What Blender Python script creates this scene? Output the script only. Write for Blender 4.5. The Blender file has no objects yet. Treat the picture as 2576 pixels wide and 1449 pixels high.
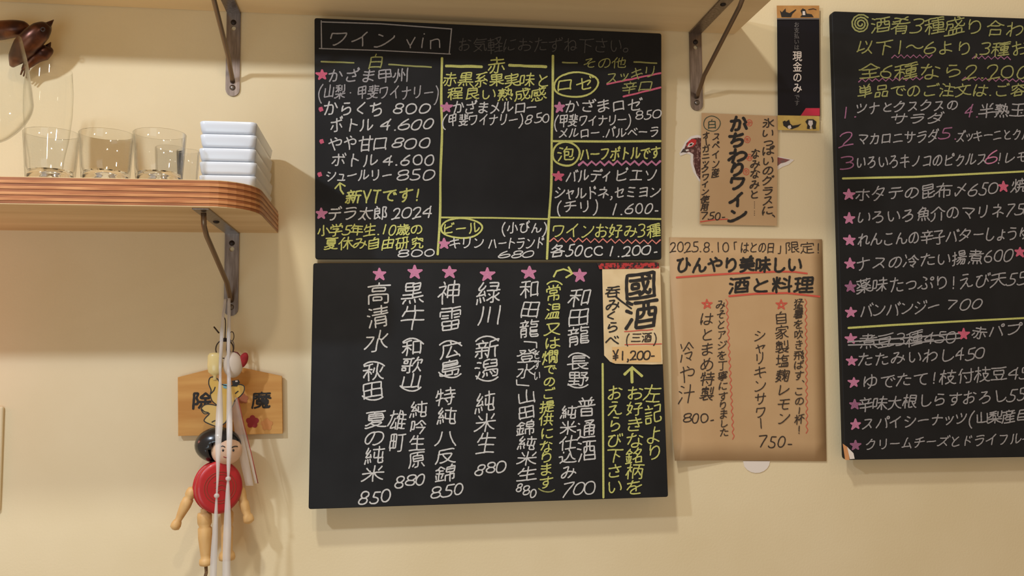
import bpy, bmesh, math, random
import numpy as np
from mathutils import Vector, Matrix

# ------------------------------------------------------------------ camera
F = 2200.0; CX, CY = 1288.0, 724.5
D = 1.5; CAMZ = 1.5
dv = Vector((980 - CX, 890 - CY, F)).normalized()          # world +y (into the wall) in camera axes (x right, y down, z fwd)
hv = Vector((15312, 35, F)); hv = (hv - dv * hv.dot(dv)).normalized()
uv = hv.cross(dv)                                          # world +z
CAM = Vector((0, -D, CAMZ))
def wvec(c):  # camera axes -> world
    return Vector((c.dot(hv), c.dot(dv), c.dot(uv)))
R = Matrix((wvec(Vector((1, 0, 0))), wvec(Vector((0, -1, 0))), wvec(Vector((0, 0, -1))))).transposed()
cam_d = bpy.data.cameras.new('camera'); cam_d.sensor_width = 36; cam_d.lens = F / 2576 * 36
cam_d.clip_start = 0.05
cam = bpy.data.objects.new('camera', cam_d)
cam.matrix_world = Matrix.Translation(CAM) @ R.to_4x4()
SC = bpy.context.scene
COL = SC.collection
COL.objects.link(cam); SC.camera = cam

# ------------------------------------------------------------------ light
world = bpy.data.worlds.new('room'); SC.world = world; world.use_nodes = True
bg = world.node_tree.nodes['Background']
bg.inputs[0].default_value = (1.0, 0.73, 0.485, 1); bg.inputs[1].default_value = 0.37
PX = D / F
def lamp(name, x, y, z, power, col, rad):
    l = bpy.data.lights.new(name, 'POINT'); l.energy = power; l.color = col; l.shadow_soft_size = rad
    o = bpy.data.objects.new(name, l); o.location = (x * PX, -y * PX, CAMZ + z * PX); COL.objects.link(o)
    return o
lamp('pendant_lamp_a', -1500, 1600, 1250, 43.0, (0.72, 0.83, 1.0), 0.03)
lamp('pendant_lamp_b', -290, 1500, 1230, 8.0, (1, 0.86, 0.72), 0.03)
lamp('pendant_lamp_c', 1750, 1500, 1200, 2.0, (1, 0.86, 0.72), 0.035)
lamp('high_fill_lamp', -780, 2000, 3000, 112.0, (0.9, 0.9, 0.85), 0.08)  # unseen high lamp, added to brighten the lower wall
lamp('red_lamp', -1180, 110, -20, 0.45, (1.0, 0.30, 0.22), 0.05)  # unseen red source off to the left, for the pink glow on the wall
ad = bpy.data.lights.new('room_fill', 'AREA'); ad.energy = 11; ad.size = 1.2; ad.color = (0.67, 0.87, 1.0)  # added cool fill, low in front; also lifts the shelf undersides
ao = bpy.data.objects.new('room_fill', ad); ao.location = (-0.9, -2.4, 0.75)
ao.rotation_euler = (Vector((0, 0, 1.5)) - Vector(ao.location)).to_track_quat('-Z', 'Y').to_euler(); COL.objects.link(ao)
SC.view_settings.view_transform = 'Standard'; SC.view_settings.look = 'None'
SC.view_settings.exposure = 0.0; SC.view_settings.gamma = 1.0; SC.view_settings.use_curve_mapping = False

# ------------------------------------------------------------------ helpers
def unproj(px, py, P0=None, N=None, d=0.0):
    ray = wvec(Vector(((px - CX) / F, (py - CY) / F, 1.0)))
    if P0 is None:
        P0 = Vector((0, -d, 0)); N = Vector((0, 1, 0))
    t = (P0 - CAM).dot(N) / ray.dot(N)
    return CAM + ray * t
def unproj_z(px, py, z):
    return unproj(px, py, Vector((0, 0, z)), Vector((0, 0, 1)))
def lin(c):
    return tuple(((v / 255) / 12.92 if v / 255 <= 0.04045 else (((v / 255) + 0.055) / 1.055) ** 2.4) for v in c)
MATS = {}
def mat(name, rgb, rough=0.6, metal=0.0, rgb2=None, scale=40.0, bump=0.0, bscale=200.0, stretch=(1, 1, 1), spec=0.5, lo=0.35, hi=0.65, coat=0.0, trans=0.0, detail=4.0):
    if name in MATS: return MATS[name]
    m = bpy.data.materials.new(name); m.use_nodes = True; nt = m.node_tree; b = nt.nodes['Principled BSDF']
    b.inputs['Roughness'].default_value = rough; b.inputs['Metallic'].default_value = metal
    b.inputs['Specular IOR Level'].default_value = spec; b.inputs['Coat Weight'].default_value = coat
    b.inputs['Transmission Weight'].default_value = trans
    c1 = lin(rgb) + (1,)
    b.inputs['Base Color'].default_value = c1
    tc = nt.nodes.new('ShaderNodeTexCoord'); mp = nt.nodes.new('ShaderNodeMapping'); mp.inputs['Scale'].default_value = stretch
    nt.links.new(tc.outputs['Object'], mp.inputs[0])
    if rgb2:
        n = nt.nodes.new('ShaderNodeTexNoise'); n.inputs['Scale'].default_value = scale; n.inputs['Detail'].default_value = detail
        nt.links.new(mp.outputs[0], n.inputs['Vector'])
        r = nt.nodes.new('ShaderNodeValToRGB'); r.color_ramp.elements[0].position = lo; r.color_ramp.elements[1].position = hi
        r.color_ramp.elements[0].color = c1; r.color_ramp.elements[1].color = lin(rgb2) + (1,)
        nt.links.new(n.outputs[0], r.inputs[0]); nt.links.new(r.outputs[0], b.inputs['Base Color'])
    if bump:
        n2 = nt.nodes.new('ShaderNodeTexNoise'); n2.inputs['Scale'].default_value = bscale; n2.inputs['Detail'].default_value = 3
        nt.links.new(mp.outputs[0], n2.inputs['Vector'])
        bp = nt.nodes.new('ShaderNodeBump'); bp.inputs['Strength'].default_value = bump; bp.inputs['Distance'].default_value = 0.001
        nt.links.new(n2.outputs[0], bp.inputs['Height']); nt.links.new(bp.outputs[0], b.inputs['Normal'])
    MATS[name] = m
    return m
def chalk(name, rgb, board=(26, 26, 27), lo=0.30, hi=0.52):
    dim = tuple(b * .5 + r * .5 for b, r in zip(board, rgb))
    return mat(name, dim, 0.95, rgb2=rgb, scale=2200.0, lo=lo, hi=hi, spec=0.1, detail=2.0)
def thin_glass(name, tint=(0.96, 0.97, 0.96), edge=(0.72, 0.71, 0.67), rough=0.02, f0=0.04, f1=0.75):
    m = bpy.data.materials.new(name); m.use_nodes = True; nt = m.node_tree; nt.nodes.clear()
    out = nt.nodes.new('ShaderNodeOutputMaterial'); mx = nt.nodes.new('ShaderNodeMixShader')
    tr = nt.nodes.new('ShaderNodeBsdfTransparent'); gl = nt.nodes.new('ShaderNodeBsdfGlossy')
    lw = nt.nodes.new('ShaderNodeLayerWeight'); lw.inputs[0].default_value = 0.5
    cr = nt.nodes.new('ShaderNodeValToRGB'); cr.color_ramp.elements[0].color = tint + (1,); cr.color_ramp.elements[1].color = edge + (1,)
    cr.color_ramp.elements[0].position = 0.55; cr.color_ramp.elements[1].position = 0.97
    fr = nt.nodes.new('ShaderNodeValToRGB'); fr.color_ramp.elements[0].color = (f0, f0, f0, 1); fr.color_ramp.elements[1].color = (f1, f1, f1, 1)
    fr.color_ramp.elements[0].position = 0.5; fr.color_ramp.elements[1].position = 1.0
    gl.inputs['Roughness'].default_value = rough
    nt.links.new(lw.outputs['Facing'], cr.inputs[0]); nt.links.new(cr.outputs[0], tr.inputs[0]); nt.links.new(lw.outputs['Facing'], fr.inputs[0])
    nt.links.new(fr.outputs[0], mx.inputs[0]); nt.links.new(tr.outputs[0], mx.inputs[1]); nt.links.new(gl.outputs[0], mx.inputs[2])
    nt.links.new(mx.outputs[0], out.inputs[0])
    return m

def tag(o, label=None, cat=None, group=None, kind=None):
    if label: o['label'] = label
    if cat: o['category'] = cat
    if group: o['group'] = group
    if kind: o['kind'] = kind
    return o
def thing(name, loc, label, cat, group=None):
    o = bpy.data.objects.new(name, None); o.empty_display_size = 0.02; o.location = loc; COL.objects.link(o)
    return tag(o, label, cat, group)
def wloc(p):
    v = Vector((0, 0, 0))
    while p is not None:
        v += Vector(p.location); p = p.parent
    return v
def mesh_obj(name, verts, faces, m, parent=None, smooth=False, mats=None, fmat=None):
    off = wloc(parent) if parent else Vector((0, 0, 0))
    if parent is None and verts:
        off = sum((Vector(v) for v in verts), Vector()) / len(verts)
    me = bpy.data.meshes.new(name); me.from_pydata([tuple(Vector(v) - off) for v in verts], [], faces)
    for mm in (mats or [m]): me.materials.append(mm)
    if fmat: me.polygons.foreach_set('material_index', fmat)
    if smooth: me.polygons.foreach_set('use_smooth', [True] * len(me.polygons))
    me.update()
    o = bpy.data.objects.new(name, me); COL.objects.link(o)
    if parent: o.parent = parent
    else: o.location = off
    return o
def fix_normals(o):
    bm = bmesh.new(); bm.from_mesh(o.data); bmesh.ops.recalc_face_normals(bm, faces=bm.faces); bm.to_mesh(o.data); bm.free()
def bevel(o, w, seg=2):
    md = o.modifiers.new('bevel', 'BEVEL'); md.width = w; md.segments = seg; md.limit_method = 'ANGLE'; md.angle_limit = 0.6
    return o
def box(name, x0, x1, y0, y1, z0, z1, m, parent=None, bv=0.0):
    v = [(x, y, z) for z in (z0, z1) for y in (y0, y1) for x in (x0, x1)]
    f = [(0, 2, 3, 1), (4, 5, 7, 6), (0, 1, 5, 4), (2, 6, 7, 3), (0, 4, 6, 2), (1, 3, 7, 5)]
    o = mesh_obj(name, v, f, m, parent); fix_normals(o)
    if bv: bevel(o, bv)
    return o
def slab(name, front, vec, m, parent=None, bv=0.0, holes=()):
    """polygon (list of Vector) extruded by vec, optional holes (bridged through a fill)"""
    if holes:
        bm = bmesh.new(); 
        for loop in [front] + list(holes):
            vs = [bm.verts.new(p) for p in loop]
            for i in range(len(vs)): bm.edges.new((vs[i - 1], vs[i]))
        bmesh.ops.triangle_fill(bm, edges=bm.edges[:], use_beauty=True, use_dissolve=False)
        r = bmesh.ops.extrude_face_region(bm, geom=bm.faces[:])
        bmesh.ops.translate(bm, verts=[g for g in r['geom'] if isinstance(g, bmesh.types.BMVert)], vec=vec)
        bmesh.ops.recalc_face_normals(bm, faces=bm.faces)
        bm.verts.index_update()
        vv = [v.co.copy() for v in bm.verts]; ff = [[v.index for v in f.verts] for f in bm.faces]; bm.free()
        return mesh_obj(name, vv, ff, m, parent)
    n = len(front)
    vs = list(front) + [p + vec for p in front]
    fs = [list(range(n)), list(range(2 * n - 1, n - 1, -1))] + [(i, (i + 1) % n, n + (i + 1) % n, n + i) for i in range(n)]
    o = mesh_obj(name, vs, fs, m, parent); fix_normals(o)
    if bv: bevel(o, bv)
    return o
def circ(c, r, ax=Vector((1, 0, 0)), ay=Vector((0, 0, 1)), n=20, ry=None):
    ry = r if ry is None else ry
    return [c + ax * (r * math.cos(2 * math.pi * i / n)) + ay * (ry * math.sin(2 * math.pi * i / n)) for i in range(n)]
def catmull(pts, k=4):
    if len(pts) < 3: return pts
    P = [pts[0] * 2 - pts[1]] + list(pts) + [pts[-1] * 2 - pts[-2]]; out = []
    for i in range(1, len(P) - 2):
        for j in range(k):
            t = j / k
            out.append(0.5 * ((2 * P[i]) + (P[i + 1] - P[i - 1]) * t + (2 * P[i - 1] - 5 * P[i] + 4 * P[i + 1] - P[i + 2]) * t * t + (3 * P[i] - P[i - 1] - 3 * P[i + 1] + P[i + 2]) * t ** 3))
    out.append(P[-2].copy())
    return out
def tube(name, pts, rad, m, parent=None, n=10, flat=1.0, k=1, closed=False):
    """round or flattened tube; rad number or list; flat scales the x half axis against the other"""
    if k > 1:
        rr = rad if isinstance(rad, (list, tuple)) else [rad] * len(pts)
        q = catmull([Vector(p).to_4d() for p in pts], k) if False else None
        P = catmull([Vector(p) for p in pts], k)
        rr2 = []
        for i in range(len(P)):
            t = i / k; a = min(int(t), len(rr) - 1); b = min(a + 1, len(rr) - 1); rr2.append(rr[a] + (rr[b] - rr[a]) * (t - a))
        pts, rad = P, rr2
    pts = [Vector(p) for p in pts]; N = len(pts)
    rr = rad if isinstance(rad, (list, tuple)) else [rad] * N
    vs, fs = [], []
    up = None
    for i in range(N):
        a = pts[(i - 1) % N] if (closed or i > 0) else pts[i]; b = pts[(i + 1) % N] if (closed or i < N - 1) else pts[i]
        t = (b - a).normalized()
        if up is None:
            up = Vector((1, 0, 0)) if abs(t.x) < 0.9 else Vector((0, 0, 1))
        up = (up - t * up.dot(t)).normalized(); s = t.cross(up)
        for j in range(n):
            an = 2 * math.pi * j / n
            vs.append(pts[i] + up * (math.cos(an) * rr[i] * flat) + s * (math.sin(an) * rr[i]))
    for i in range(N if closed else N - 1):
        for j in range(n):
            a = i * n + j; b = i * n + (j + 1) % n; c = ((i + 1) % N) * n + (j + 1) % n; d = ((i + 1) % N) * n + j
            fs.append((a, b, c, d))
    if not closed:
        fs.append(list(range(n - 1, -1, -1))); fs.append([(N - 1) * n + j for j in range(n)])
    o = mesh_obj(name, vs, fs, m, parent, True)
    fix_normals(o)
    return o
def lathe(name, prof, c, m, parent=None, n=40, axis=Vector((0, 0, 1)), smooth=True, sx=1.0, sy=1.0, cap=True):
    """prof: list of (r, h) along axis from c"""
    a = axis.normalized(); u = Vector((1, 0, 0)) if abs(a.x) < 0.9 else Vector((0, 1, 0))
    u = (u - a * u.dot(a)).normalized(); w = a.cross(u)
    vs, fs = [], []
    for r, h in prof:
        for j in range(n):
            an = 2 * math.pi * j / n
            vs.append(c + a * h + u * (max(r, 1e-5) * math.cos(an) * sx) + w * (max(r, 1e-5) * math.sin(an) * sy))
    for i in range(len(prof) - 1):
        for j in range(n):
            fs.append((i * n + j, i * n + (j + 1) % n, (i + 1) * n + (j + 1) % n, (i + 1) * n + j))
    if cap:
        fs.append(list(range(n - 1, -1, -1))); fs.append([(len(prof) - 1) * n + j for j in range(n)])
    o = mesh_obj(name, vs, fs, m, parent, smooth)
    fix_normals(o)
    return o
def ball(name, c, r, m, parent=None, sx=1, sy=1, sz=1, n=20, rot=None):
    vs, fs = [], []
    R3 = rot or Matrix.Identity(3)
    for i in range(n // 2 + 1):
        ph = math.pi * i / (n // 2)
        for j in range(n):
            an = 2 * math.pi * j / n
            v = Vector((math.sin(ph) * math.cos(an) * r * sx, math.sin(ph) * math.sin(an) * r * sy, math.cos(ph) * r * sz))
            vs.append(c + R3 @ v)
    for i in range(n // 2):
        for j in range(n): fs.append((i * n + j, (i + 1) * n + j, (i + 1) * n + (j + 1) % n, i * n + (j + 1) % n))
    o = mesh_obj(name, vs, fs, m, parent, True)
    return o

# ------------------------------------------------------------------ handwriting: glyph -> thinned strokes
GS = 96
_cache = {}
def glyph_strokes(ch):
    """centre lines of a glyph in em units (x right, y up), found by thinning its filled outline"""
    if ch in _cache: return _cache[ch]
    c = bpy.data.curves.new('g', 'FONT'); c.body = ch; c.size = 1; c.resolution_u = 4
    o = bpy.data.objects.new('g', c); COL.objects.link(o)
    bpy.context.view_layer.update()
    me = bpy.data.meshes.new_from_object(o.evaluated_get(bpy.context.evaluated_depsgraph_get()))
    me.calc_loop_triangles()
    co = np.array([v.co[:2] for v in me.vertices]) if len(me.vertices) else np.zeros((0, 2))
    W = H = GS + 24
    img = np.zeros((H, W), bool)
    for t in me.loop_triangles:
        a, b, d = [co[i] * GS + 12 + np.array([0, 0.15 * GS]) for i in t.vertices]
        x0, x1 = int(min(a[0], b[0], d[0])), int(max(a[0], b[0], d[0])) + 2
        y0, y1 = int(min(a[1], b[1], d[1])), int(max(a[1], b[1], d[1])) + 2
        x0, y0 = max(x0, 0), max(y0, 0); x1, y1 = min(x1, W), min(y1, H)
        if x1 <= x0 or y1 <= y0: continue
        X, Y = np.meshgrid(np.arange(x0, x1), np.arange(y0, y1))
        den = (b[1] - d[1]) * (a[0] - d[0]) + (d[0] - b[0]) * (a[1] - d[1])
        if abs(den) < 1e-9: continue
        u = ((b[1] - d[1]) * (X - d[0]) + (d[0] - b[0]) * (Y - d[1])) / den
        v = ((d[1] - a[1]) * (X - d[0]) + (a[0] - d[0]) * (Y - d[1])) / den
        img[y0:y1, x0:x1] |= (u >= -1e-6) & (v >= -1e-6) & (u + v <= 1 + 1e-6)
    bpy.data.objects.remove(o); bpy.data.curves.remove(c); bpy.data.meshes.remove(me)
    I = img.astype(np.uint8)
    while True:
        ch_ = False
        for s in (0, 1):
            P = np.pad(I, 1)
            n = [P[2:, 1:-1], P[2:, 2:], P[1:-1, 2:], P[:-2, 2:], P[:-2, 1:-1], P[:-2, :-2], P[1:-1, :-2], P[2:, :-2]]
            B = sum(x.astype(int) for x in n)
            A = sum(((n[i] == 0) & (n[(i + 1) % 8] == 1)).astype(int) for i in range(8))
            if s == 0: c1 = n[0] * n[2] * n[4] == 0; c2 = n[2] * n[4] * n[6] == 0
            else: c1 = n[0] * n[2] * n[6] == 0; c2 = n[0] * n[4] * n[6] == 0
            rm = (I == 1) & (B >= 2) & (B <= 6) & (A == 1) & c1 & c2
            if rm.any(): I[rm] = 0; ch_ = True
        if not ch_: break
    pts = set(zip(*[a.tolist() for a in np.nonzero(I)][::-1]))
    def nb(p):
        x, y = p; r = []
        for dx, dy in ((1, 0), (-1, 0), (0, 1), (0, -1)):
            if (x + dx, y + dy) in pts: r.append((x + dx, y + dy))
        for dx, dy in ((1, 1), (1, -1), (-1, 1), (-1, -1)):
            if (x + dx, y + dy) in pts and (x + dx, y) not in pts and (x, y + dy) not in pts: r.append((x + dx, y + dy))
        return r
    N = {p: nb(p) for p in pts}
    nodes = sorted(p for p in pts if len(N[p]) != 2)
    seen = set(); lines = []
    def walk(p, q):
        path = [p, q]; seen.add((p, q)); 
        while len(N[q]) == 2:
            r = N[q][0] if N[q][0] != path[-2] else N[q][1]
            path.append(r); q = r
            if q == path[0]: break
        seen.add((path[-1], path[-2])); return path
    for p in nodes:
        if not N[p]: lines.append([p, p]); continue
        for q in N[p]:
            if (p, q) not in seen: lines.append(walk(p, q))
    used = set(x for l in lines for x in l)
    for p in sorted(pts):
        if p not in used:
            l = walk(p, N[p][0]); used.update(l); lines.append(l)
    res = []
    for l in lines:
        e0, e1 = len(N[l[0]]), len(N[l[-1]])
        if len(l) < 6 and (e0 == 1) != (e1 == 1) : continue      # spur
        a = np.array(l, float)
        if len(a) > 6:
            s = a.copy()
            for _ in range(2):
                s[1:-1] = (s[:-2] + s[1:-1] + s[2:]) / 3
            a = s
        idx = list(range(0, len(a), 4))
        if idx[-1] != len(a) - 1:
            if len(a) - 1 - idx[-1] < 2 and len(idx) > 1: idx[-1] = len(a) - 1
            else: idx.append(len(a) - 1)
        a = a[idx]
        if len(a) >= 2:
            for end, e in ((0, e0), (-1, e1)):
                if e == 1:
                    dd = a[end] - a[1 if end == 0 else -2]; L = np.hypot(*dd)
                    if L > 0: a[end] = a[end] + dd / L * 2.0
        res.append((a - 12) / GS - np.array([0, 0.15]))
    _cache[ch] = res
    return res
ROT = set('（）ー「」(){}…〜')
THIN = 1.0
class Surf:
    """a plane that writing sits on: pixel -> 3D point slightly in front of it"""
    def __init__(s, P0, N, parent): s.P0, s.N, s.parent, s.k = P0, N, parent, 0
    def at(s, x, y, off=0.0006):
        n = s.N if s.N.y < 0 else -s.N
        return unproj(x, y, s.P0 + n * off, s.N)
rng = random.Random(7)
def ribbon(V, Fc, pts, w, closed=False):
    """pts in photo pixels -> flat stroke with rounded ends, in pixel space"""
    P = [Vector(p) for p in pts]; L0 = len(V); kk = (int(V[-1][2]) + 1) if V and len(V[-1]) > 2 else 1
    if len(P) == 1 or (P[0] - P[-1]).length < 0.5 and len(P) == 2:
        b = len(V); V += [(P[0].x + w * .6 * math.cos(a * .785), P[0].y + w * .6 * math.sin(a * .785)) for a in range(8)]; Fc.append(list(range(b, b + 8))); V[L0:] = [(v[0], v[1], kk) for v in V[L0:]]; return
    n = len(P); b = len(V); ph = rng.random() * 9
    for i in range(n):
        t = (P[min(i + 1, n - 1)] - P[max(i - 1, 0)])
        t = t.normalized() if t.length > 1e-6 else Vector((1, 0))
        s = Vector((-t.y, t.x)); ww = w * 0.5 * (1 + 0.07 * math.sin(ph + i * 0.9))
        V.append(tuple(P[i] + s * ww) + (kk + .4 * i / n,)); V.append(tuple(P[i] - s * ww) + (kk + .4 * i / n,))
    for i in range(n - 1): Fc.append((b + 2 * i, b + 2 * i + 1, b + 2 * i + 3, b + 2 * i + 2))
    for end in (0, n - 1):
        q = P[1] if end == 0 else P[-2]; t = (P[end] - q)
        if t.length < 1e-6: continue
        t.normalize(); s = Vector((-t.y, t.x)); c0 = len(V); r = w * .5; ke = kk + (.6 if end == 0 else .8)
        for a in (-90, -50, 0, 50, 90):
            an = math.radians(a); V.append(tuple(P[end] + t * (r * math.cos(an) * .8) + s * (r * math.sin(an))) + (ke,))
        Fc.append(list(range(c0, c0 + 5)))
def emit(surf, name, V, Fc, m, off=0.0006):
    surf.k += 1
    o = off + surf.k * 0.000004
    vs = [surf.at(v[0], v[1], o + (v[2] * 0.000004 if len(v) > 2 else 0)) for v in V]
    ob = mesh_obj(name, vs, Fc, m, surf.parent)
    # faces towards the room
    bm = bmesh.new(); bm.from_mesh(ob.data)
    bm.normal_update()
    for f in bm.faces:
        if f.normal.y > 0: f.normal_flip()
    bm.to_mesh(ob.data); bm.free()
    return ob
def width_of(ch):
    if ch == ' ': return 0.4
    if ch in '.,、': return 0.36
    if ch in '!()-/': return 0.5
    if ch in 'っッゃャゅュょョィェォァ': return 0.78
    return 0.62 if ord(ch) < 256 else 1.0
surf_hand = True
SWK = 0.84
def put_char(V, Fc, ch, cx, cy, w, h, sw, jit=1.0, rot=0.0, vert=False, lean=0.11):
    st = glyph_strokes(ch)
    if not st: return
    asc = ord(ch) < 256
    if asc:
        al = np.concatenate(st); x0, x1 = al[:, 0].min(), al[:, 0].max()
        if ch in '.,-': gx, gy, sx, sy = (x0 + x1) / 2, 0.36, h / .74, h / .74
        elif ch in '1!()/il': gx, gy, sx, sy = (x0 + x1) / 2, 0.36, h / .78, h / .74
        else: gx, gy, sx, sy = (x0 + x1) / 2, 0.36, w * 0.80 / max(x1 - x0, .1), h / .74
        if ch.islower(): gy = .27; sy = h / .58
    else:
        gx, gy, sx, sy = 0.5, 0.38, w * 1.04, h * 1.04
        if ch in '（）「」':
            al = np.concatenate(st); gx = (al[:, 0].min() + al[:, 0].max()) / 2
    a = rot + math.radians(rng.gauss(0, 3.2)) * jit
    sw = sw * SWK
    ca, sa = math.cos(a), math.sin(a)
    s1 = 1 + rng.uniform(-.07, .07) * jit; s2 = 1 + rng.uniform(-.07, .07) * jit
    dx = rng.uniform(-.03, .03) * w * jit; dy = rng.uniform(-.03, .03) * h * jit
    p1, p2, p3 = rng.random() * 6, rng.random() * 6, rng.random() * 6
    wav = 0.020 * jit
    for l in st:
        q = []
        ox, oy = rng.gauss(0, .011) * jit, rng.gauss(0, .011) * jit
        for x, y in l:
            X = x + wav * math.sin(5 * y + p1) + wav * math.sin(9 * x + p3) + ox; Y = y + wav * math.sin(5 * x + p2) + oy
            X = (X - gx) * sx * s1; Y = (Y - gy) * sy * s2
            X, Y = X + Y * (0.22 if ch.isdigit() and asc and surf_hand else 0.09) * jit, Y + X * lean * jit
            X, Y = X * ca - Y * sa, X * sa + Y * ca
            q.append((cx + dx + X, cy + dy - Y))
        ribbon(V, Fc, q, sw)
def writing(surf, text, x0, y0, x1, y1, h, m, sw=3.6, jit=1.0, name='chalk_writing', lean=0.11):
    """horizontal line of hand lettering from x0 to x1, centre line y0..y1, letter height h"""
    ws = [width_of(c) for c in text]; T = sum(ws); acc = 0; V, Fc = [], []
    for c, w in zip(text, ws):
        t = (acc + w / 2) / T; acc += w
        if c == ' ': continue
        cw = (x1 - x0) * w / T
        hh = h * (0.95 if ord(c) < 256 else 1.0)
        if c in 'っッゃャゅュょョィ': cw *= 1.15
        put_char(V, Fc, c, x0 + (x1 - x0) * t, y0 + (y1 - y0) * t, cw, hh, sw, jit, lean=lean)
    return emit(surf, name, V, Fc, m)
def column(surf, text, x0, y0, x1, y1, w, m, sw=3.6, jit=1.0, name='chalk_writing'):
    """vertical line of hand lettering from y0 down to y1"""
    ws = [0.55 if c in '（）「」、' else (0.75 if c in 'っッゃャーゅュりくしノ1' else 1.0) for c in text]; T = sum(ws); acc = 0; V, Fc = [], []
    for c, ww in zip(text, ws):
        t = (acc + ww / 2) / T; acc += ww; ch = (y1 - y0) * ww / T
        cx, cy = x0 + (x1 - x0) * t, y0 + (y1 - y0) * t
        if c in '（）「」ー…':
            L = w if c in '（）「」' else ch / .75 * .8
            if c in '（）': cy += (-.25 if c == '）' else .25) * w
            put_char(V, Fc, c, cx, cy, w * 1.0, L, sw, jit * .5, rot=-math.pi / 2)
        elif c == '、': put_char(V, Fc, c, cx + w * .75, cy - w * .5, w, w, sw, jit * .5)
        elif c == '1': put_char(V, Fc, c, cx, cy, w * .5, ch, sw, jit)
        else: put_char(V, Fc, c, cx, cy, w, ch * (1.0 if ww == 1 else 1.2), sw, jit)
    return emit(surf, name, V, Fc, m)
def strokes(surf, lines, sw, m, name='chalk_line', smooth=False):
    if name in ('chalk_line', 'red_underline', 'arrow_mark') and len(lines) > 1 and name != 'arrow_mark':
        for l in lines: strokes(surf, [l], sw, m, name, smooth)
        return
    V, Fc = [], []
    for l in lines:
        P = [Vector(p) for p in l]
        if smooth and len(P) > 2: P = catmull(P, 5)
        elif len(P) == 2:
            k = max(2, int((P[1] - P[0]).length / 12)); P = [P[0].lerp(P[1], i / k) + Vector((0, rng.uniform(-.6, .6) if 0 < i < k else 0)) for i in range(k + 1)]
        ribbon(V, Fc, P, sw)
    return emit(surf, name, V, Fc, m)
def zigzag(surf, x0, y0, x1, y1, amp, n, sw, m, name='zigzag_underline'):
    L = [(x0 + (x1 - x0) * i / n, y0 + (y1 - y0) * i / n + (amp if i % 2 == 0 else -amp) * rng.uniform(.8, 1.1)) for i in range(n + 1)]
    return strokes(surf, [L], sw, m, name)
def star(surf, cx, cy, r, m, sw=4.0, name='star_mark', fill=True):
    p = [(cx + r * rng.uniform(.85, 1.15) * math.cos(math.radians(-90 + 144 * i)) * 1.05, cy + r * rng.uniform(.85, 1.15) * math.sin(math.radians(-90 + 144 * i))) for i in range(5)]
    L = [[p[i], p[(i + 1) % 5]] for i in range(5)]
    if fill:
        V, Fc = [], []
        for i in range(5): ribbon(V, Fc, [p[i], p[(i + 1) % 5]], sw)
        b = len(V); tips = [p[0], p[3], p[1], p[4], p[2]]; V.append((cx, cy))
        for i in range(5):
            t, u = tips[i], tips[(i + 1) % 5]
            V.append(t); V.append((cx + ((t[0] + u[0]) / 2 - cx) * .48, cy + ((t[1] + u[1]) / 2 - cy) * .48))
        for i in range(10): Fc.append((b, b + 1 + i, b + 1 + (i + 1) % 10))
        return emit(surf, name, V, Fc, m)
    return strokes(surf, L, sw, m, name)
def ellipse_line(surf, cx, cy, rx, ry, sw, m, name='chalk_ring', tilt=0.0):
    L = []
    for i in range(29):
        a = math.radians(-120 + i * 13.2); r = 1 + 0.02 * math.sin(i)
        x, y = rx * r * math.cos(a), ry * r * math.sin(a)
        L.append((cx + x * math.cos(tilt) - y * math.sin(tilt), cy + x * math.sin(tilt) + y * math.cos(tilt)))
    return strokes(surf, [L], sw, m, name)
def poly(surf, pts, m, name, off=0.0006):
    return emit(surf, name, list(pts), [list(range(len(pts)))], m, off)
def rect_px(x0, y0, x1, y1): return [(x0, y0), (x1, y0), (x1, y1), (x0, y1)]

# ------------------------------------------------------------------ materials
M_wall = mat('cream_wall_paint', (231, 214, 176), 0.75, rgb2=(226, 208, 168), scale=5, bump=0.25, bscale=260, spec=0.25)
M_under = mat('cream_shelf_board', (224, 196, 150), 0.6, rgb2=(205, 174, 126), scale=3, stretch=(0.4, 6, 6), spec=0.3)
M_ply_d = mat('ply_dark_veneer', (134, 78, 42), 0.45, rgb2=(172, 108, 62), scale=60, stretch=(0.25, 0.25, 3), spec=0.4, coat=0.2)
M_ply_l = mat('ply_light_veneer', (206, 146, 92), 0.45, rgb2=(168, 104, 58), scale=60, stretch=(0.25, 0.25, 3), spec=0.4, coat=0.2)
M_steel = mat('brushed_steel', (150, 138, 130), 0.34, 0.9, rgb2=(122, 110, 102), scale=60, stretch=(4, 4, .5))
M_rod = mat('aged_steel_rod', (128, 108, 88), 0.35, 0.8)
M_screw = mat('screw_head', (120, 112, 104), 0.3, 0.9)
M_hole = mat('dark_screw', (46, 36, 32), 0.5, 0.4)
M_board = mat('chalkboard_black', (24, 24, 25), 0.62, rgb2=(32, 32, 33), scale=14, lo=.3, hi=.75, spec=0.22)
M_edge = mat('board_edge_black', (20, 19, 20), 0.6)
C_W = chalk('white_chalk', (214, 212, 208))
C_Wd = chalk('thin_white_chalk', (184, 180, 180), lo=.32, hi=.62)
C_F = chalk('faded_chalk', (98, 95, 92), lo=.36, hi=.7)
C_Y = chalk('yellow_chalk', (206, 206, 120))
C_Yd = chalk('thin_yellow_chalk', (174, 174, 108), lo=.32, hi=.62)
C_P = chalk('pink_chalk', (206, 132, 164))
C_R = chalk('rose_chalk', (214, 104, 128))
C_V = chalk('lilac_chalk', (178, 116, 150), lo=.34, hi=.62)
C_S = chalk('salmon_chalk', (228, 140, 126))
M_kraft = mat('kraft_paper', (198, 164, 122), 0.55, rgb2=(193, 158, 116), scale=12, spec=0.3, bump=.03, bscale=90, coat=0.08)
M_card = mat('cream_card', (224, 200, 156), 0.7, rgb2=(214, 188, 142), scale=40)
M_slip = mat('price_slip_paper', (222, 182, 124), 0.7)
M_ink = mat('brown_black_ink', (54, 42, 34), 0.7)
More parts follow.
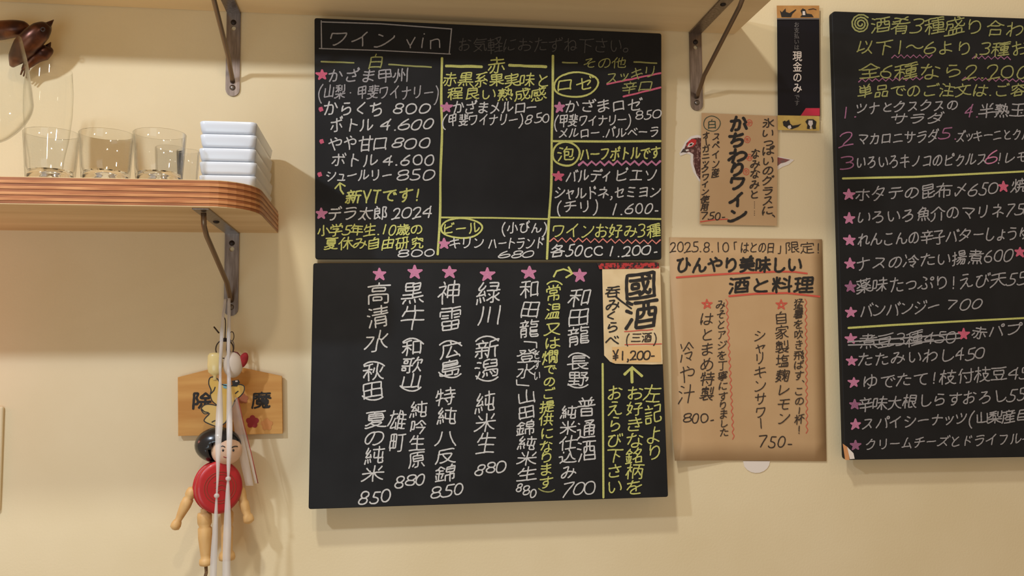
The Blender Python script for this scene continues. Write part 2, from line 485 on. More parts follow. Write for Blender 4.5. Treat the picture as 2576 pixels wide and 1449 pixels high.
M_brush = mat('black_brush_ink', (34, 30, 27), 0.7)
M_red = mat('red_pencil', (206, 84, 66), 0.7)
M_green = mat('dark_green_ink', (50, 70, 56), 0.7)

# ------------------------------------------------------------------ setting
wall_parent = None
w = box('wall_back', -2.2, 2.6, 0, 0.1, 0.0, 3.0, M_wall); tag(w, kind='structure')

Z_UP = (unproj(0, 8).z + unproj(790, 40).z + unproj(1848, 83).z) / 3
Z_LO = (unproj(20, 578).z + unproj(700, 585).z) / 2
# lower shelf: plywood, rounded front corner
xr = unproj(700, 585).x
dfront = -unproj_z(300, 515, Z_LO).y
SH_T = unproj(300, 450, d=dfront).z - unproj(300, 515, d=dfront).z
Z_TOP = Z_LO + SH_T
print('shelf', Z_UP, Z_LO, xr, dfront, SH_T)
shelf = thing('wall_shelf', (-0.6, 0, Z_LO), 'lower plywood shelf at left with a rounded corner, holding glasses and white dishes', 'shelf')
def outline(inset=0.0, r=0.06):
    x1, y1 = xr - inset, -dfront + inset
    r = r
    pts = [Vector((-1.6, 0, 0)), Vector((-1.6, y1, 0))]
    for i in range(9):
        a = math.radians(-90 + 90 * i / 8)
        # corner is cut towards the wall: elliptical
        pts.append(Vector((x1 - r + r * math.cos(a), y1 + 0.075 + 0.075 * math.sin(a), 0)))
    pts.append(Vector((x1, 0, 0)))
    return pts
NPL = 9
for i in range(NPL):
    t0, t1 = Z_LO + SH_T * i / NPL, Z_LO + SH_T * (i + 1) / NPL
    o = slab('ply_layer', [p + Vector((0, 0, t0)) for p in outline(0.0 if i % 2 else 0.0008)], Vector((0, 0, t1 - t0)), M_ply_l if i % 2 else M_ply_d, shelf)
o = slab('bottom_face', [p + Vector((0, 0, Z_LO - 0.001)) for p in outline(0.001)], Vector((0, 0, 0.001)), M_under, shelf)
o = slab('top_face', [p + Vector((0, 0, Z_TOP)) for p in outline(0.001)], Vector((0, 0, 0.001)), M_under, shelf)
Z_TOP += 0.001
# upper shelf
xr2 = unproj(1848, 83).x
ush = thing('wall_shelf', (0, 0, Z_UP), 'upper cream shelf running above the two menu chalkboards', 'shelf')
UD = 0.28
box('shelf_board', -1.7, xr2, -UD, 0, Z_UP, Z_UP + 0.03, mat('pale_cream_shelf_board', (238, 214, 170), 0.6, rgb2=(228, 202, 158), scale=3, stretch=(0.4, 6, 6), spec=0.3), ush, 0.002)

def bracket(px, zs, reach, drop, label, wpx=34, tilt=0.0):
    c = unproj(px, (CY), d=0).x if False else px
    X = c; W = 0.0115
    t = thing('shelf_bracket', (X, 0, zs), label, 'bracket', 'shelf brackets')
    T = 0.003
    ax, az = Vector((1, 0, 0)), Vector((0, 0, 1))
    # wall plate with rounded foot and a hole
    pts = [Vector((X - W, -T, zs)), Vector((X + W, -T, zs))]
    for i in range(9):
        a = math.radians(0 - 180 * i / 8); pts.append(Vector((X + W * math.cos(a), -T, zs - drop + W + W * math.sin(a))))
    slab('wall_plate', pts, Vector((0, T, 0)), M_steel, t, holes=[circ(Vector((X, -T, zs - 0.029)), 0.0040, n=14)])
    box('shelf_arm', X - W, X + W, -reach, 0, zs - T, zs, M_steel, t, 0.0008)
    # strut: flattened rod bent at both ends
    zb = zs - drop + 0.030
    P = [Vector((X, -T - 0.001, zb - 0.006)), Vector((X, -T - 0.006, zb - 0.001)), Vector((X, -0.026, zb + 0.010)), Vector((X, -0.042, zb + 0.022)), Vector((X, -reach * .82, zs - 0.034)), Vector((X, -reach * .90, zs - 0.022)), Vector((X, -reach * .915, zs - T - 0.001))]
    tube('strut', P, 0.0034, M_rod, t, 10, 1.15)
    for z, mm, r in ((zs - 0.019, M_hole, 0.0045), (zs - drop + 0.0145, M_screw, 0.0048)):
        s = lathe('screw', [(r, 0), (r, 0.001), (r * .7, 0.0024), (r * .2, 0.003)], Vector((X, -T, z)), mm, t, 16, Vector((0, -1, 0)))
    lathe('screw', [(0.0048, 0), (0.0048, 0.001), (0.003, 0.0026), (0.001, 0.003)], Vector((X, -reach * .55, zs - T)), M_hole, t, 16, Vector((0, 0, -1)))
    return t
def bx_at(px, py): return unproj(px, py).x
drop = Z_LO - unproj(583, 795).z
bracket(bx_at(583, 690), Z_LO, dfront - 0.012, drop, 'steel bracket under the lower plywood shelf, with the doll hanging on it')
bracket(bx_at(587, 140), Z_UP, dfront - 0.012, Z_UP - unproj(587, 243).z, 'steel bracket under the upper shelf at its left, above the white dishes')
bracket(bx_at(1750, 180), Z_UP, dfront - 0.012, Z_UP - unproj(1750, 279).z, 'steel bracket under the upper shelf at its right end, beside the black payment strip')

# cream cover plate at the left edge
p0 = unproj(12, 1022); p1 = unproj(12, 1285)
cp = box('cover_plate', p0.x - 0.12, p0.x, -0.006, 0, p1.z, p0.z, M_wall, None); bevel(cp, 0.005, 4)
tag(cp, 'cream rounded cover plate on the wall at the left edge of the view', 'cover plate')

# ------------------------------------------------------------------ chalkboards
def board(label, corners, dt, db, thick=0.009, cr=6, name='chalkboard'):
    """corners TL,TR,BR,BL in pixels; the top edge stands dt off the wall, the bottom edge db"""
    TL, TR = unproj(*corners[0], d=dt), unproj(*corners[1], d=dt)
    BL = unproj(*corners[3], d=db)
    N = (TR - TL).cross(BL - TL).normalized()
    BR = unproj(*corners[2], TL, N)
    C = [TL, TR, BR, BL]; pts = []
    r = cr * PX
    for i in range(4):
        a, b, c = C[i - 1], C[i], C[(i + 1) % 4]
        u, v = (a - b).normalized(), (c - b).normalized()
        rr = r
        for k in range(5):
            t = k / 4; pts.append(b + u * rr * (1 - t) ** 2 + v * rr * t ** 2)
    t = thing(name, (TL + TR + BR + BL) / 4, label, 'chalkboard')
    nb = N if N.y > 0 else -N
    o = slab('panel', pts, nb * thick, M_board, t); bevel(o, 0.0008, 1)
    return Surf(TL, N, t), C
S1, C1 = board('upper wine menu chalkboard directly under the upper shelf', [(791, 45), (1664, 84), (1664, 653), (793, 652)], 0.030, 0.016)
S2, C2 = board('lower sake menu chalkboard below the wine menu, columns of vertical writing', [(788, 662), (1658, 660), (1681, 1250), (776, 1281)], 0.016, 0.040)
S3, C3 = board('food menu chalkboard cut off by the right edge of the view', [(2093, 28), (3000, 62), (3010, 1143), (2126, 1157)], 0.024, 0.030, 0.012, 11)

# --- wine menu
W, Y, P = C_W, C_Y, C_P
def wr(*a, **k): return writing(S1, *a, **k)
strokes(S1, [[(808, 52), (809, 122)], [(803, 122), (960, 127), (1133, 136)], [(1136, 72), (1130, 136)], [(808, 55), (960, 60), (1136, 73)]], 2.8, C_Wd)
wr('ワイン', 820, 95, 998, 101, 46, C_Wd, 4.0); wr('vin', 1020, 104, 1110, 108, 36, C_Wd, 3.6)
wr('お気軽におたずね下さい。', 1150, 112, 1606, 114, 40, C_F, 3.0)
wr('白', 922, 155, 966, 156, 40, C_Yd, 4); wr('赤', 1226, 163, 1274, 164, 42, Y, 4.4); wr('その他', 1464, 158, 1578, 158, 30, C_Yd, 3)
strokes(S1, [[(808, 155), (890, 158)], [(978, 162), (1085, 169)], [(1415, 157), (1452, 158)], [(1595, 156), (1652, 159)]], 4, C_Yd)
strokes(S1, [[(1122, 166), (1212, 168)], [(1281, 164), (1374, 168)]], 7, Y)
strokes(S1, [[(1112, 146), (1110, 250), (1112, 330), (1108, 440), (1107, 540), (1101, 640)]], 6, Y, smooth=True)
strokes(S1, [[(1391, 140), (1390, 270), (1388, 340), (1387, 460), (1381, 548), (1376, 651)]], 6, Y, smooth=True)
for x, y in ((810, 188), (1124, 270), (1407, 270), (808, 537), (1117, 614), (1405, 443)):
    star(S1, x, y, 13, C_R if y in (188, 443) else C_P, 4.6)
V_, F_ = [], []
for x, y in ((807, 275), (809, 356), (804, 439)):
    strokes(S1, [[(x - 3, y - 2), (x + 2, y - 4), (x + 4, y + 2), (x - 1, y + 4), (x - 3, y - 1)], [(x - 1, y), (x + 1, y + 1)]], 6, C_R, 'dot_mark')
wr('かざま甲州', 824, 190, 1030, 191, 38, C_Wd, 4.2); wr('(山梨・甲斐ワイナリー)', 800, 231, 1106, 233, 38, C_Wd, 3.8)
wr('からくち', 814, 272, 966, 273, 40, W, 4.4); wr('800', 988, 272, 1084, 273, 32, W, 4.4)
wr('ボトル', 829, 313, 942, 314, 38, W, 4.2); wr('4.600', 956, 313, 1094, 312, 34, W, 4.4)
wr('やや甘口', 824, 360, 978, 361, 40, W, 4.2); wr('800', 984, 359, 1086, 360, 32, W, 4.4)
wr('ボトル', 832, 402, 950, 403, 37, W, 4.2); wr('4.600', 960, 404, 1096, 402, 32, W, 4.4)
wr('シュールリー', 818, 441, 988, 441, 32, W, 4.0); wr('850', 996, 440, 1096, 438, 34, W, 4.2)
strokes(S1, [[(864, 488), (857, 478), (855, 462)], [(843, 474), (855, 460), (868, 468)]], 4.4, Y, 'arrow_mark')
wr('新VTです!', 871, 495, 1060, 488, 38, Y, 5.0)
wr('デラ太郎', 824, 538, 976, 537, 38, W, 4.2); wr('2024', 986, 536, 1088, 533, 34, W, 4.2)
wr('小学5年生.10歳の', 797, 580, 1064, 576, 31, Y, 4.0); wr('夏休み自由研究', 816, 612, 1066, 611, 32, Y, 4.0)
wr('800', 1002, 637, 1096, 636, 23, W, 3.8)
wr('赤黒系果実味と', 1113, 199, 1384, 203, 36, Y, 4.0); wr('程良い熟成感', 1125, 234, 1376, 238, 34, Y, 4.0)
wr('かざまメルロー', 1138, 270, 1354, 270, 34, W, 4.0); wr('(甲斐ワイナリー)', 1114, 302, 1318, 300, 32, W, 3.6); wr('.850', 1308, 300, 1384, 297, 28, W, 3.6)
strokes(S1, [[(1108, 547), (1240, 548), (1380, 551)]], 4.5, Y); ellipse_line(S1, 1161, 574, 52, 25, 4.5, Y)
wr('ビール', 1112, 575, 1208, 573, 30, Y, 4.2); wr('(小びん)', 1260, 573, 1378, 572, 30, W, 3.8)
wr('キリン', 1130, 612, 1218, 611, 32, W, 3.8); wr('ハートランド', 1228, 613, 1370, 611, 32, W, 3.6); wr('680', 1254, 640, 1348, 638, 20, W, 3.6)
ellipse_line(S1, 1449, 213, 56, 31, 4.6, Y, tilt=-.08); wr('ロゼ', 1398, 214, 1496, 210, 38, Y, 4.4)
wr('スッキリ', 1522, 198, 1652, 178, 32, C_Yd, 3.6); strokes(S1, [[(1527, 212), (1662, 184)], [(1568, 243), (1662, 220)]], 4.5, C_R)
wr('辛口', 1566, 222, 1642, 214, 31, C_Yd, 3.8)
wr('かざまロゼ', 1420, 267, 1616, 264, 35, W, 4.0); wr('850', 1596, 291, 1664, 284, 28, W, 3.6)
wr('(甲斐ワイナリー)', 1394, 304, 1588, 302, 32, W, 3.6); wr('メルロー.バルベーラ', 1403, 335, 1659, 332, 29, W, 3.6)
strokes(S1, [[(1388, 355), (1520, 356), (1662, 355)]], 5.5, Y); ellipse_line(S1, 1424, 387, 34, 30, 5, Y); wr('泡', 1400, 386, 1446, 386, 38, Y, 4.4)
wr('ハーフボトルです', 1458, 388, 1662, 384, 36, Y, 4.6); zigzag(S1, 1456, 411, 1661, 410, 5, 19, 6, C_P)
wr('バルディ', 1422, 443, 1538, 441, 36, W, 4.0); wr('ビエソ', 1546, 441, 1658, 439, 36, W, 4.0)
wr('シャルドネ,セミヨン', 1393, 485, 1662, 483, 34, W, 4.0); wr('(チリ)', 1398, 520, 1508, 518, 32, W, 4.0); wr('1.600-', 1534, 526, 1662, 524, 34, W, 4.0)
strokes(S1, [[(1384, 547), (1520, 548), (1662, 551)]], 4.5, Y); wr('ワインお好み3種', 1386, 581, 1662, 579, 38, Y, 4.0)
zigzag(S1, 1383, 603, 1661, 609, 5, 27, 3.6, C_S); wr('各50cc', 1384, 630, 1516, 630, 36, W, 4.2); wr('1.200-', 1526, 631, 1660, 629, 31, W, 4.2)

# --- sake menu
def cl(*a, **k): return column(S2, *a, **k)
for x, y in ((954, 690), (1043, 685), (1131, 685), (1226, 690), (1332, 687), (1458, 692)): star(S2, x, y, 17, C_P, 4.6)
cl('高清水', 952, 708, 948, 886, 64, W, 4.6); cl('（秋田）', 942, 888, 936, 1028, 56, W, 4.6); cl('夏の純米', 944, 1032, 940, 1214, 56, W, 4.4)
writing(S2, '850', 900, 1254, 986, 1246, 40, W, 4.6)
cl('黒牛', 1041, 706, 1036, 832, 62, W, 4.6); cl('（和歌山）', 1038, 832, 1034, 1002, 56, W, 4.6); cl('純吟生原', 1052, 1010, 1048, 1178, 44, W, 4.2); cl('雄町', 1001, 1030, 998, 1138, 44, W, 4.2)
writing(S2, '880', 994, 1214, 1072, 1204, 36, W, 4.4)
cl('神雷', 1131, 704, 1136, 834, 62, W, 4.6); cl('（広島）', 1133, 836, 1132, 970, 58, W, 4.6); cl('特純', 1122, 976, 1122, 1070, 54, W, 4.4); cl('八反錦', 1122, 1082, 1120, 1212, 58, W, 4.4)
writing(S2, '850', 1084, 1238, 1166, 1228, 36, W, 4.4)
cl('緑川', 1231, 708, 1230, 822, 62, W, 4.6); cl('（新潟）', 1226, 824, 1224, 982, 60, W, 4.6); cl('純米生', 1222, 986, 1222, 1142, 54, W, 4.4)
writing(S2, '880', 1195, 1182, 1274, 1172, 36, W, 4.4)
cl('和田龍', 1334, 703, 1331, 852, 50, W, 4.2); cl('「登水」', 1328, 856, 1322, 974, 50, W, 4.0); cl('とすい', 1350, 876, 1352, 958, 17, W, 2.8); cl('山田錦純米生', 1323, 978, 1326, 1212, 50, W, 4.2)
writing(S2, '880', 1298, 1222, 1350, 1244, 27, W, 4.0)
cl('（常温', 1394, 690, 1392, 804, 40, Y, 4.2); cl('又は燗', 1390, 810, 1386, 914, 42, Y, 4.2); cl('でのご', 1386, 914, 1378, 1006, 32, Y, 4.0); cl('提供になります', 1377, 1006, 1374, 1230, 38, C_Y, 4.0); cl('）', 1376, 1226, 1376, 1262, 42, C_Yd, 4.0)
strokes(S2, [[(1393, 696), (1400, 682), (1418, 677), (1432, 682), (1439, 688)], [(1430, 672), (1440, 688), (1424, 698)]], 4.8, Y, 'arrow_mark')
cl('和田龍', 1460, 722, 1456, 870, 58, W, 4.4); cl('（長野）', 1456, 870, 1455, 996, 54, W, 4.2); cl('普通酒', 1475, 998, 1475, 1160, 48, W, 4.4); cl('純米仕込み', 1430, 1018, 1430, 1206, 44, W, 4.2)
writing(S2, '700', 1412, 1232, 1500, 1226, 42, C_W, 4.0)
strokes(S2, [[(1516, 915), (1517, 1080), (1518, 1252)]], 5, Y)
strokes(S2, [[(1590, 962), (1589, 928)], [(1571, 942), (1590, 924), (1615, 946)]], 7, Y, 'arrow_mark')
cl('左記より', 1640, 964, 1648, 1156, 44, Y, 4.2); cl('お好きな銘柄を', 1597, 968, 1597, 1246, 46, Y, 4.2); cl('おえらび下さい', 1546, 968, 1546, 1246, 40, Y, 4.2)

# --- food menu
def wf(*a, **k): return writing(S3, *a, **k)
sp = [(2165 + (4 + i * .62) * math.cos(i * .55), 60 + (4 + i * .62) * math.sin(i * .55)) for i in range(34)]
strokes(S3, [sp], 4.0, C_Yd, 'spiral_mark')
wf('酒肴3種盛り合わせ', 2190, 61, 2632, 74, 44, C_Yd, 4.0); wf('以下1〜6より,3種お', 2154, 118, 2590, 122, 40, C_Yd, 4.0)
zigzag(S3, 2243, 142, 2345, 142, 4, 13, 3, C_V); zigzag(S3, 2446, 144, 2542, 146, 4, 12, 3, C_V)
wf('全6種なら2.200', 2158, 178, 2590, 180, 42, C_Yd, 4.2); zigzag(S3, 2160, 202, 2322, 197, 4, 19, 3.2, C_V); zigzag(S3, 2420, 198, 2590, 203, 4, 20, 3.2, C_V)
wf('単品でのご注文は.ご容', 2156, 229, 2582, 226, 35, C_Yd, 4.0)
wf('1.', 2112, 282, 2158, 282, 36, C_V, 3.6); wf('ツナとクスクスの', 2150, 274, 2412, 262, 32, C_Wd, 3.8); wf('サラダ', 2240, 300, 2378, 296, 29, C_Wd, 3.8)
wf('4.', 2426, 278, 2468, 278, 36, C_V, 3.6); wf('半熟玉', 2462, 280, 2582, 276, 38, C_Wd, 4.0)
wf('2', 2112, 348, 2152, 348, 42, C_V, 3.8); wf('マカロニサラダ', 2156, 350, 2362, 342, 34, C_Wd, 3.8); wf('5.', 2364, 336, 2412, 334, 36, C_V, 3.8); wf('ズッキーニとクル', 2404, 344, 2596, 336, 30, C_Wd, 3.6)
wf('3', 2114, 407, 2152, 407, 40, C_V, 3.8); wf('いろいろキノコのピクルス', 2152, 408, 2484, 400, 36, C_Wd, 3.8); wf('6', 2478, 394, 2514, 394, 40, C_P, 3.8); wf('!レモン', 2506, 398, 2620, 394, 32, C_Wd, 3.8)
strokes(S3, [[(2120, 449), (2200, 447), (2300, 445), (2440, 438), (2600, 430)]], 5, Y)
rows = [(490, 490, 0), (550, 550, 0), (604, 604, 0), (664, 664, 0), (722, 722, 1), (786, 786, 0)]
for y, _, v in rows: star(S3, 2135 + (y - 490) * .018, y, 14, C_V if v else C_P, 4.0)
wf('ホタテの昆布〆650', 2150, 490, 2512, 472, 38, C_Wd, 4.0); star(S3, 2524, 470, 13, C_R, 4); wf('焼き', 2544, 468, 2630, 464, 36, C_Wd, 4)
wf('いろいろ魚介のマリネ750', 2154, 548, 2600, 526, 38, C_Wd, 4.0)
wf('れんこんの辛子バターしょうゆ', 2156, 604, 2596, 584, 38, C_Wd, 4.0)
wf('ナスの冷たい揚煮600', 2152, 664, 2550, 640, 38, C_Wd, 4.0); star(S3, 2566, 634, 13, C_R, 4)
wf('薬味たっぷり!えび天550', 2152, 720, 2610, 698, 40, C_Wd, 4.0)
wf('バンバンジー', 2162, 781, 2366, 770, 38, C_Wd, 4.0); wf('700', 2380, 767, 2474, 764, 32, C_Wd, 4.0)
strokes(S3, [[(2134, 825), (2240, 818), (2400, 809), (2600, 799)]], 5, Y)
for x, y in ((2140, 852), (2142, 908), (2148, 962), (2150, 1018), (2152, 1068), (2152, 1120)): star(S3, x, y, 13, C_P if y not in (1018, 1120) else C_V, 4)
wf('煮豆3種450', 2162, 860, 2406, 846, 38, C_Wd, 3.8); strokes(S3, [[(2134, 860), (2280, 850), (2420, 838)], [(2134, 868), (2290, 864), (2420, 850)]], 3.6, C_Wd, 'strike_line')
star(S3, 2424, 840, 13, C_R, 4); wf('赤パプリ', 2444, 838, 2612, 822, 34, C_Wd, 4)
wf('たたみいわし450', 2158, 906, 2478, 888, 36, C_Wd, 4.0)
wf('ゆでたて!枝付枝豆450', 2168, 962, 2616, 934, 38, C_Wd, 4.0)
wf('辛味大根しらすおろし550', 2158, 1018, 2604, 990, 38, C_Wd, 4.0)
wf('スパイシーナッツ(山梨産巨', 2168, 1066, 2590, 1044, 34, C_Wd, 4.0)
wf('クリームチーズとドライフルー', 2176, 1118, 2600, 1102, 32, C_Wd, 3.6)
M_raw = mat('bare_board_wood', (214, 150, 96), 0.7); M_chip = mat('white_chip', (235, 225, 215), 0.7)
poly(S3, [(2120, 1116), (2134, 1126), (2137, 1157), (2126, 1157)], M_raw, 'worn_corner'); poly(S3, [(2131, 1124), (2147, 1140), (2150, 1154), (2138, 1155)], M_chip, 'chipped_corner', .0009)

SWK = 1.0; surf_hand = False
# ------------------------------------------------------------------ papers
def paper(name, label, cat, corners, d, m, thick=0.0006, top=None, curl=0.0, P0=None, N=None, bl=0.0):
    """thin sheet from pixel corners TL..BL on the wall at distance d, slightly wavy, with real thickness"""
    n = 12
    if N is None:
        TL = unproj(*corners[0], d=d); N = Vector((0, -1, 0)); P0 = TL
    Cn = [unproj(*c, P0, N) for c in corners]
    nn = N if N.y < 0 else -N
    t = thing(name, sum(Cn, Vector()) / 4, label, cat)
    vs = []
    for s in (0, 1):
        for j in range(n + 1):
            for i in range(n + 1):
                u, v = i / n, j / n
                p = Cn[0].lerp(Cn[1], u).lerp(Cn[3].lerp(Cn[2], u), v)
                w_ = bl * max(0, (v - .8) / .2) ** 2 * max(0, (0.35 - u) / .35) + curl * max(0, (v - .93) / .07) ** 2
                p = p + nn * (w_ - (thick if s else 0))
                vs.append(p)
    k = (n + 1) ** 2; fs = []
    for j in range(n):
        for i in range(n):
            a = j * (n + 1) + i; q = (a, a + 1, a + n + 2, a + n + 1); fs.append(q[::-1]); fs.append(tuple(k + x for x in q))
    rim = [i for i in range(n + 1)] + [(j) * (n + 1) + n for j in range(1, n + 1)] + [n * (n + 1) + i for i in range(n - 1, -1, -1)] + [j * (n + 1) for j in range(n - 1, 0, -1)]
    for i in range(len(rim)):
        a, b = rim[i], rim[(i + 1) % len(rim)]; fs.append((a, b, k + b, k + a))
    o = mesh_obj('sheet', vs, fs, m, t, bool(bl)); fix_normals(o)
    return Surf(P0, N, t)
# bird cut-out behind the kraft menu
M_white_p = mat('white_paper', (232, 222, 212), 0.5); M_feather = mat('speckled_feather', (84, 44, 40), 0.6, rgb2=(170, 130, 120), scale=260, lo=.5, hi=.68)
M_bird_red = mat('bird_red_brow', (196, 44, 46), 0.55); M_beak = mat('grey_beak', (74, 62, 56), 0.5); M_tail = mat('tail_red', (150, 70, 66), .6, rgb2=(110, 90, 86), scale=80)
bt = thing('bird_cutout', unproj(1850, 400), 'paper cut-out of a speckled red-browed bird peeking out behind the small kraft menu', 'cutout')
head = [(1712, 392), (1709, 386), (1716, 372), (1724, 356), (1738, 343), (1754, 339), (1772, 344), (1800, 350), (1800, 470), (1775, 466), (1758, 455), (1744, 432), (1737, 408), (1738, 390), (1728, 386), (1718, 390)]
slab('backing', [unproj(*p, d=0.0012) for p in head], Vector((0, 0.0008, 0)), M_white_p, bt)
tl = [(1940, 386), (1956, 393), (1998, 402), (1984, 414), (1968, 420), (1955, 428), (1940, 436)]
slab('backing', [unproj(*p, d=0.0012) for p in tl], Vector((0, 0.0008, 0)), M_white_p, bt)
SB = Surf(unproj(1750, 380, d=0.0012), Vector((0, -1, 0)), bt)
poly(SB, [(1721, 375), (1727, 360), (1740, 349), (1756, 346), (1775, 350), (1785, 460), (1764, 456), (1752, 438), (1744, 412), (1744, 388), (1734, 382), (1727, 384)], M_feather, 'plumage', .0001)
poly(SB, [(1727, 366), (1733, 354), (1743, 349), (1752, 352), (1751, 362), (1742, 370), (1731, 371)], M_bird_red, 'brow', .0002)
poly(SB, [(1712, 385), (1719, 374), (1727, 376), (1727, 384), (1718, 383)], M_beak, 'beak', .0002)
poly(SB, [(1729, 369), (1733, 362), (1740, 358), (1746, 361), (1741, 367), (1733, 370)], M_white_p, 'eye', .0003)
poly(SB, [(1733, 366), (1737, 361), (1743, 361), (1740, 366)], M_brush, 'pupil', .0004)
poly(SB, [(1724, 377), (1731, 375), (1734, 378), (1727, 381)], M_white_p, 'cheek_patch', .0003)
poly(SB, [(1953, 395), (1988, 402), (1976, 408), (1964, 411), (1953, 420)], M_tail, 'tail', .0002)
# small kraft menu
SK = paper('kraft_menu', 'small kraft paper wine notice with a bird peeking out behind it', 'notice', [(1765, 284), (1957, 292), (1954, 568), (1760, 564)], 0.0040, M_kraft)
def ck(*a, **k): return column(SK, *a, name='ink_writing', **k)
ellipse_line(SK, 1791, 311, 21, 19, 1.8, M_green, 'ink_ring'); writing(SK, '白', 1778, 312, 1804, 312, 24, M_green, 2.2, .6, 'ink_writing')
ck('スペイン産', 1802, 331, 1800, 446, 21, M_ink, 2.7); ck('オーガニックワイン使用', 1777, 331, 1772, 530, 21, M_ink, 2.7)
writing(SK, '750-', 1764, 542, 1828, 543, 23, M_ink, 2.8, 1, 'ink_writing'); strokes(SK, [[(1762, 558), (1795, 553), (1830, 551)]], 2.6, M_red, 'red_underline')
ck('かちわりワイン', 1856, 289, 1853, 562, 48, M_brush, 7.2); strokes(SK, [[(1872, 311), (1878, 324)]], 7, M_brush, 'ink_writing')
for (x, y), c in zip(((1885, 309), (1880, 351), (1885, 396), (1877, 432)), 'かちわり'):
    ellipse_line(SK, x, y, 7, 8, 1.4, M_red, 'ruby_ring'); writing(SK, c, x - 5, y, x + 5, y, 10, M_red, 1.4, .5, 'ruby_letter')
ck('氷いっぱいのグラスに、', 1933, 297, 1932, 556, 32, M_ink, 3.0); ck('なみなみと', 1900, 374, 1897, 502, 26, M_ink, 3.0)
V2, F2 = [], []
for i in range(7): ribbon(V2, F2, [(1898, 508 + i * 5 + (3 if i > 3 else 0)), (1898, 508.3 + i * 5 + (3 if i > 3 else 0))], 1.8)
emit(SK, 'ink_dots', V2, F2, M_ink)
# large kraft menu
SL = paper('kraft_menu', 'large kraft paper menu dated 2025.8.10 with red underlines, beside the sake board', 'notice', [(1684, 597), (2068, 602), (2079, 1160), (1692, 1157)], 0.0025, M_kraft, bl=0.012)
def c2(*a, **k): return column(SL, *a, name='ink_writing', **k)
def w2(*a, **k): return writing(SL, *a, name='ink_writing', **k)
w2('2025.8.10', 1684, 621, 1834, 621, 31, M_ink, 2.5, jit=.6); w2('「はとの日」', 1840, 622, 1972, 623, 30, M_ink, 2.4, jit=.6); w2('限定!', 1974, 622, 2068, 624, 31, M_ink, 2.4, jit=.6)
w2('ひんやり美味しい', 1698, 666, 2020, 665, 42, M_brush, 5.8, jit=.7); strokes(SL, [[(1702, 698), (1780, 692), (1860, 687), (1960, 683), (2000, 684), (2030, 688)]], 4.6, M_red, 'red_underline')
w2('酒と料理', 1832, 718, 2050, 716, 44, M_brush, 5.6, jit=.7); strokes(SL, [[(1834, 745), (1900, 739), (1980, 737), (2062, 746)]], 4.6, M_red, 'red_underline')
star(SL, 1778, 765, 13, M_red, 2.6, fill=False); star(SL, 1965, 766, 13, M_red, 2.6, fill=False)
c2('猛暑を吹き飛ばす、この1杯!', 2009, 752, 2011, 1092, 25, M_ink, 2.3); c2('自家製塩麹レモン', 1965, 783, 1973, 1070, 34, M_ink, 2.6); c2('シャリキンサワー', 1911, 828, 1914, 1078, 32, M_ink, 2.6)
w2('750-', 1908, 1110, 1996, 1112, 35, M_ink, 3.0)
c2('みそとアジを丁寧にすりました', 1813, 752, 1822, 1100, 25, M_ink, 2.3); c2('はとまめ特製', 1778, 784, 1780, 1010, 36, M_ink, 2.7); c2('冷や汁', 1728, 860, 1727, 1018, 40, M_ink, 2.7)
w2('800-', 1720, 1050, 1800, 1052, 29, M_ink, 3.0)
strokes(SL, [[(1828 + 17 * t / 40 + 2.2 * (1 if t % 2 else -1), 753 + 352 * t / 40) for t in range(41)]], 1.8, M_red, 'wavy_line', smooth=True)
strokes(SL, [[(2027 + 3 * t / 38 + 2.2 * (1 if t % 2 else -1), 752 + 338 * t / 38) for t in range(39)]], 1.8, M_red, 'wavy_line', smooth=True)
tb = slab('sticker', [unproj(1903 + 34 * math.cos(a * .3307), 1160 + (0 if a in (0, 9) else 30 * math.sin(a * .3307)), d=0.0012) for a in range(10)], Vector((0, 0.0010, 0)), M_white_p)
tag(tb, 'white round sticker showing below the large kraft menu', 'sticker')
# payment strip
M_blackp = mat('black_print', (20, 18, 24), 0.5, spec=.2); M_tape = mat('yellow_masking_tape', (206, 176, 92), 0.6, rgb2=(190, 158, 84), scale=60)
M_tape_t = mat('tan_masking_tape', (190, 140, 78), 0.6, rgb2=(176, 124, 66), scale=60); M_magenta = mat('crimson_print', (186, 30, 60), 0.5); M_grey = mat('grey_lettering', (96, 92, 92), .6); M_wht = mat('white_lettering', (216, 204, 196), .6)
SP = paper('payment_sign', 'narrow black cash-only sign with white vertical lettering, held by printed tape', 'sign', [(1955, 46), (2061, 46), (2063, 292), (1957, 292)], 0.0060, M_blackp)
def c3(*a, **k): return column(SP, *a, name='printed_letters', **k)
c3('お支払いは', 2004, 55, 2004, 126, 13, M_grey, 1.5, jit=0); c3('現金のみ', 2006, 128, 2006, 234, 23, M_wht, 2.6, jit=0); c3('です', 2005, 237, 2005, 266, 13, M_grey, 1.5, jit=0)
poly(SP, [(2014, 291), (2027, 272), (2062, 272), (2062, 291)], M_magenta, 'crimson_corner')
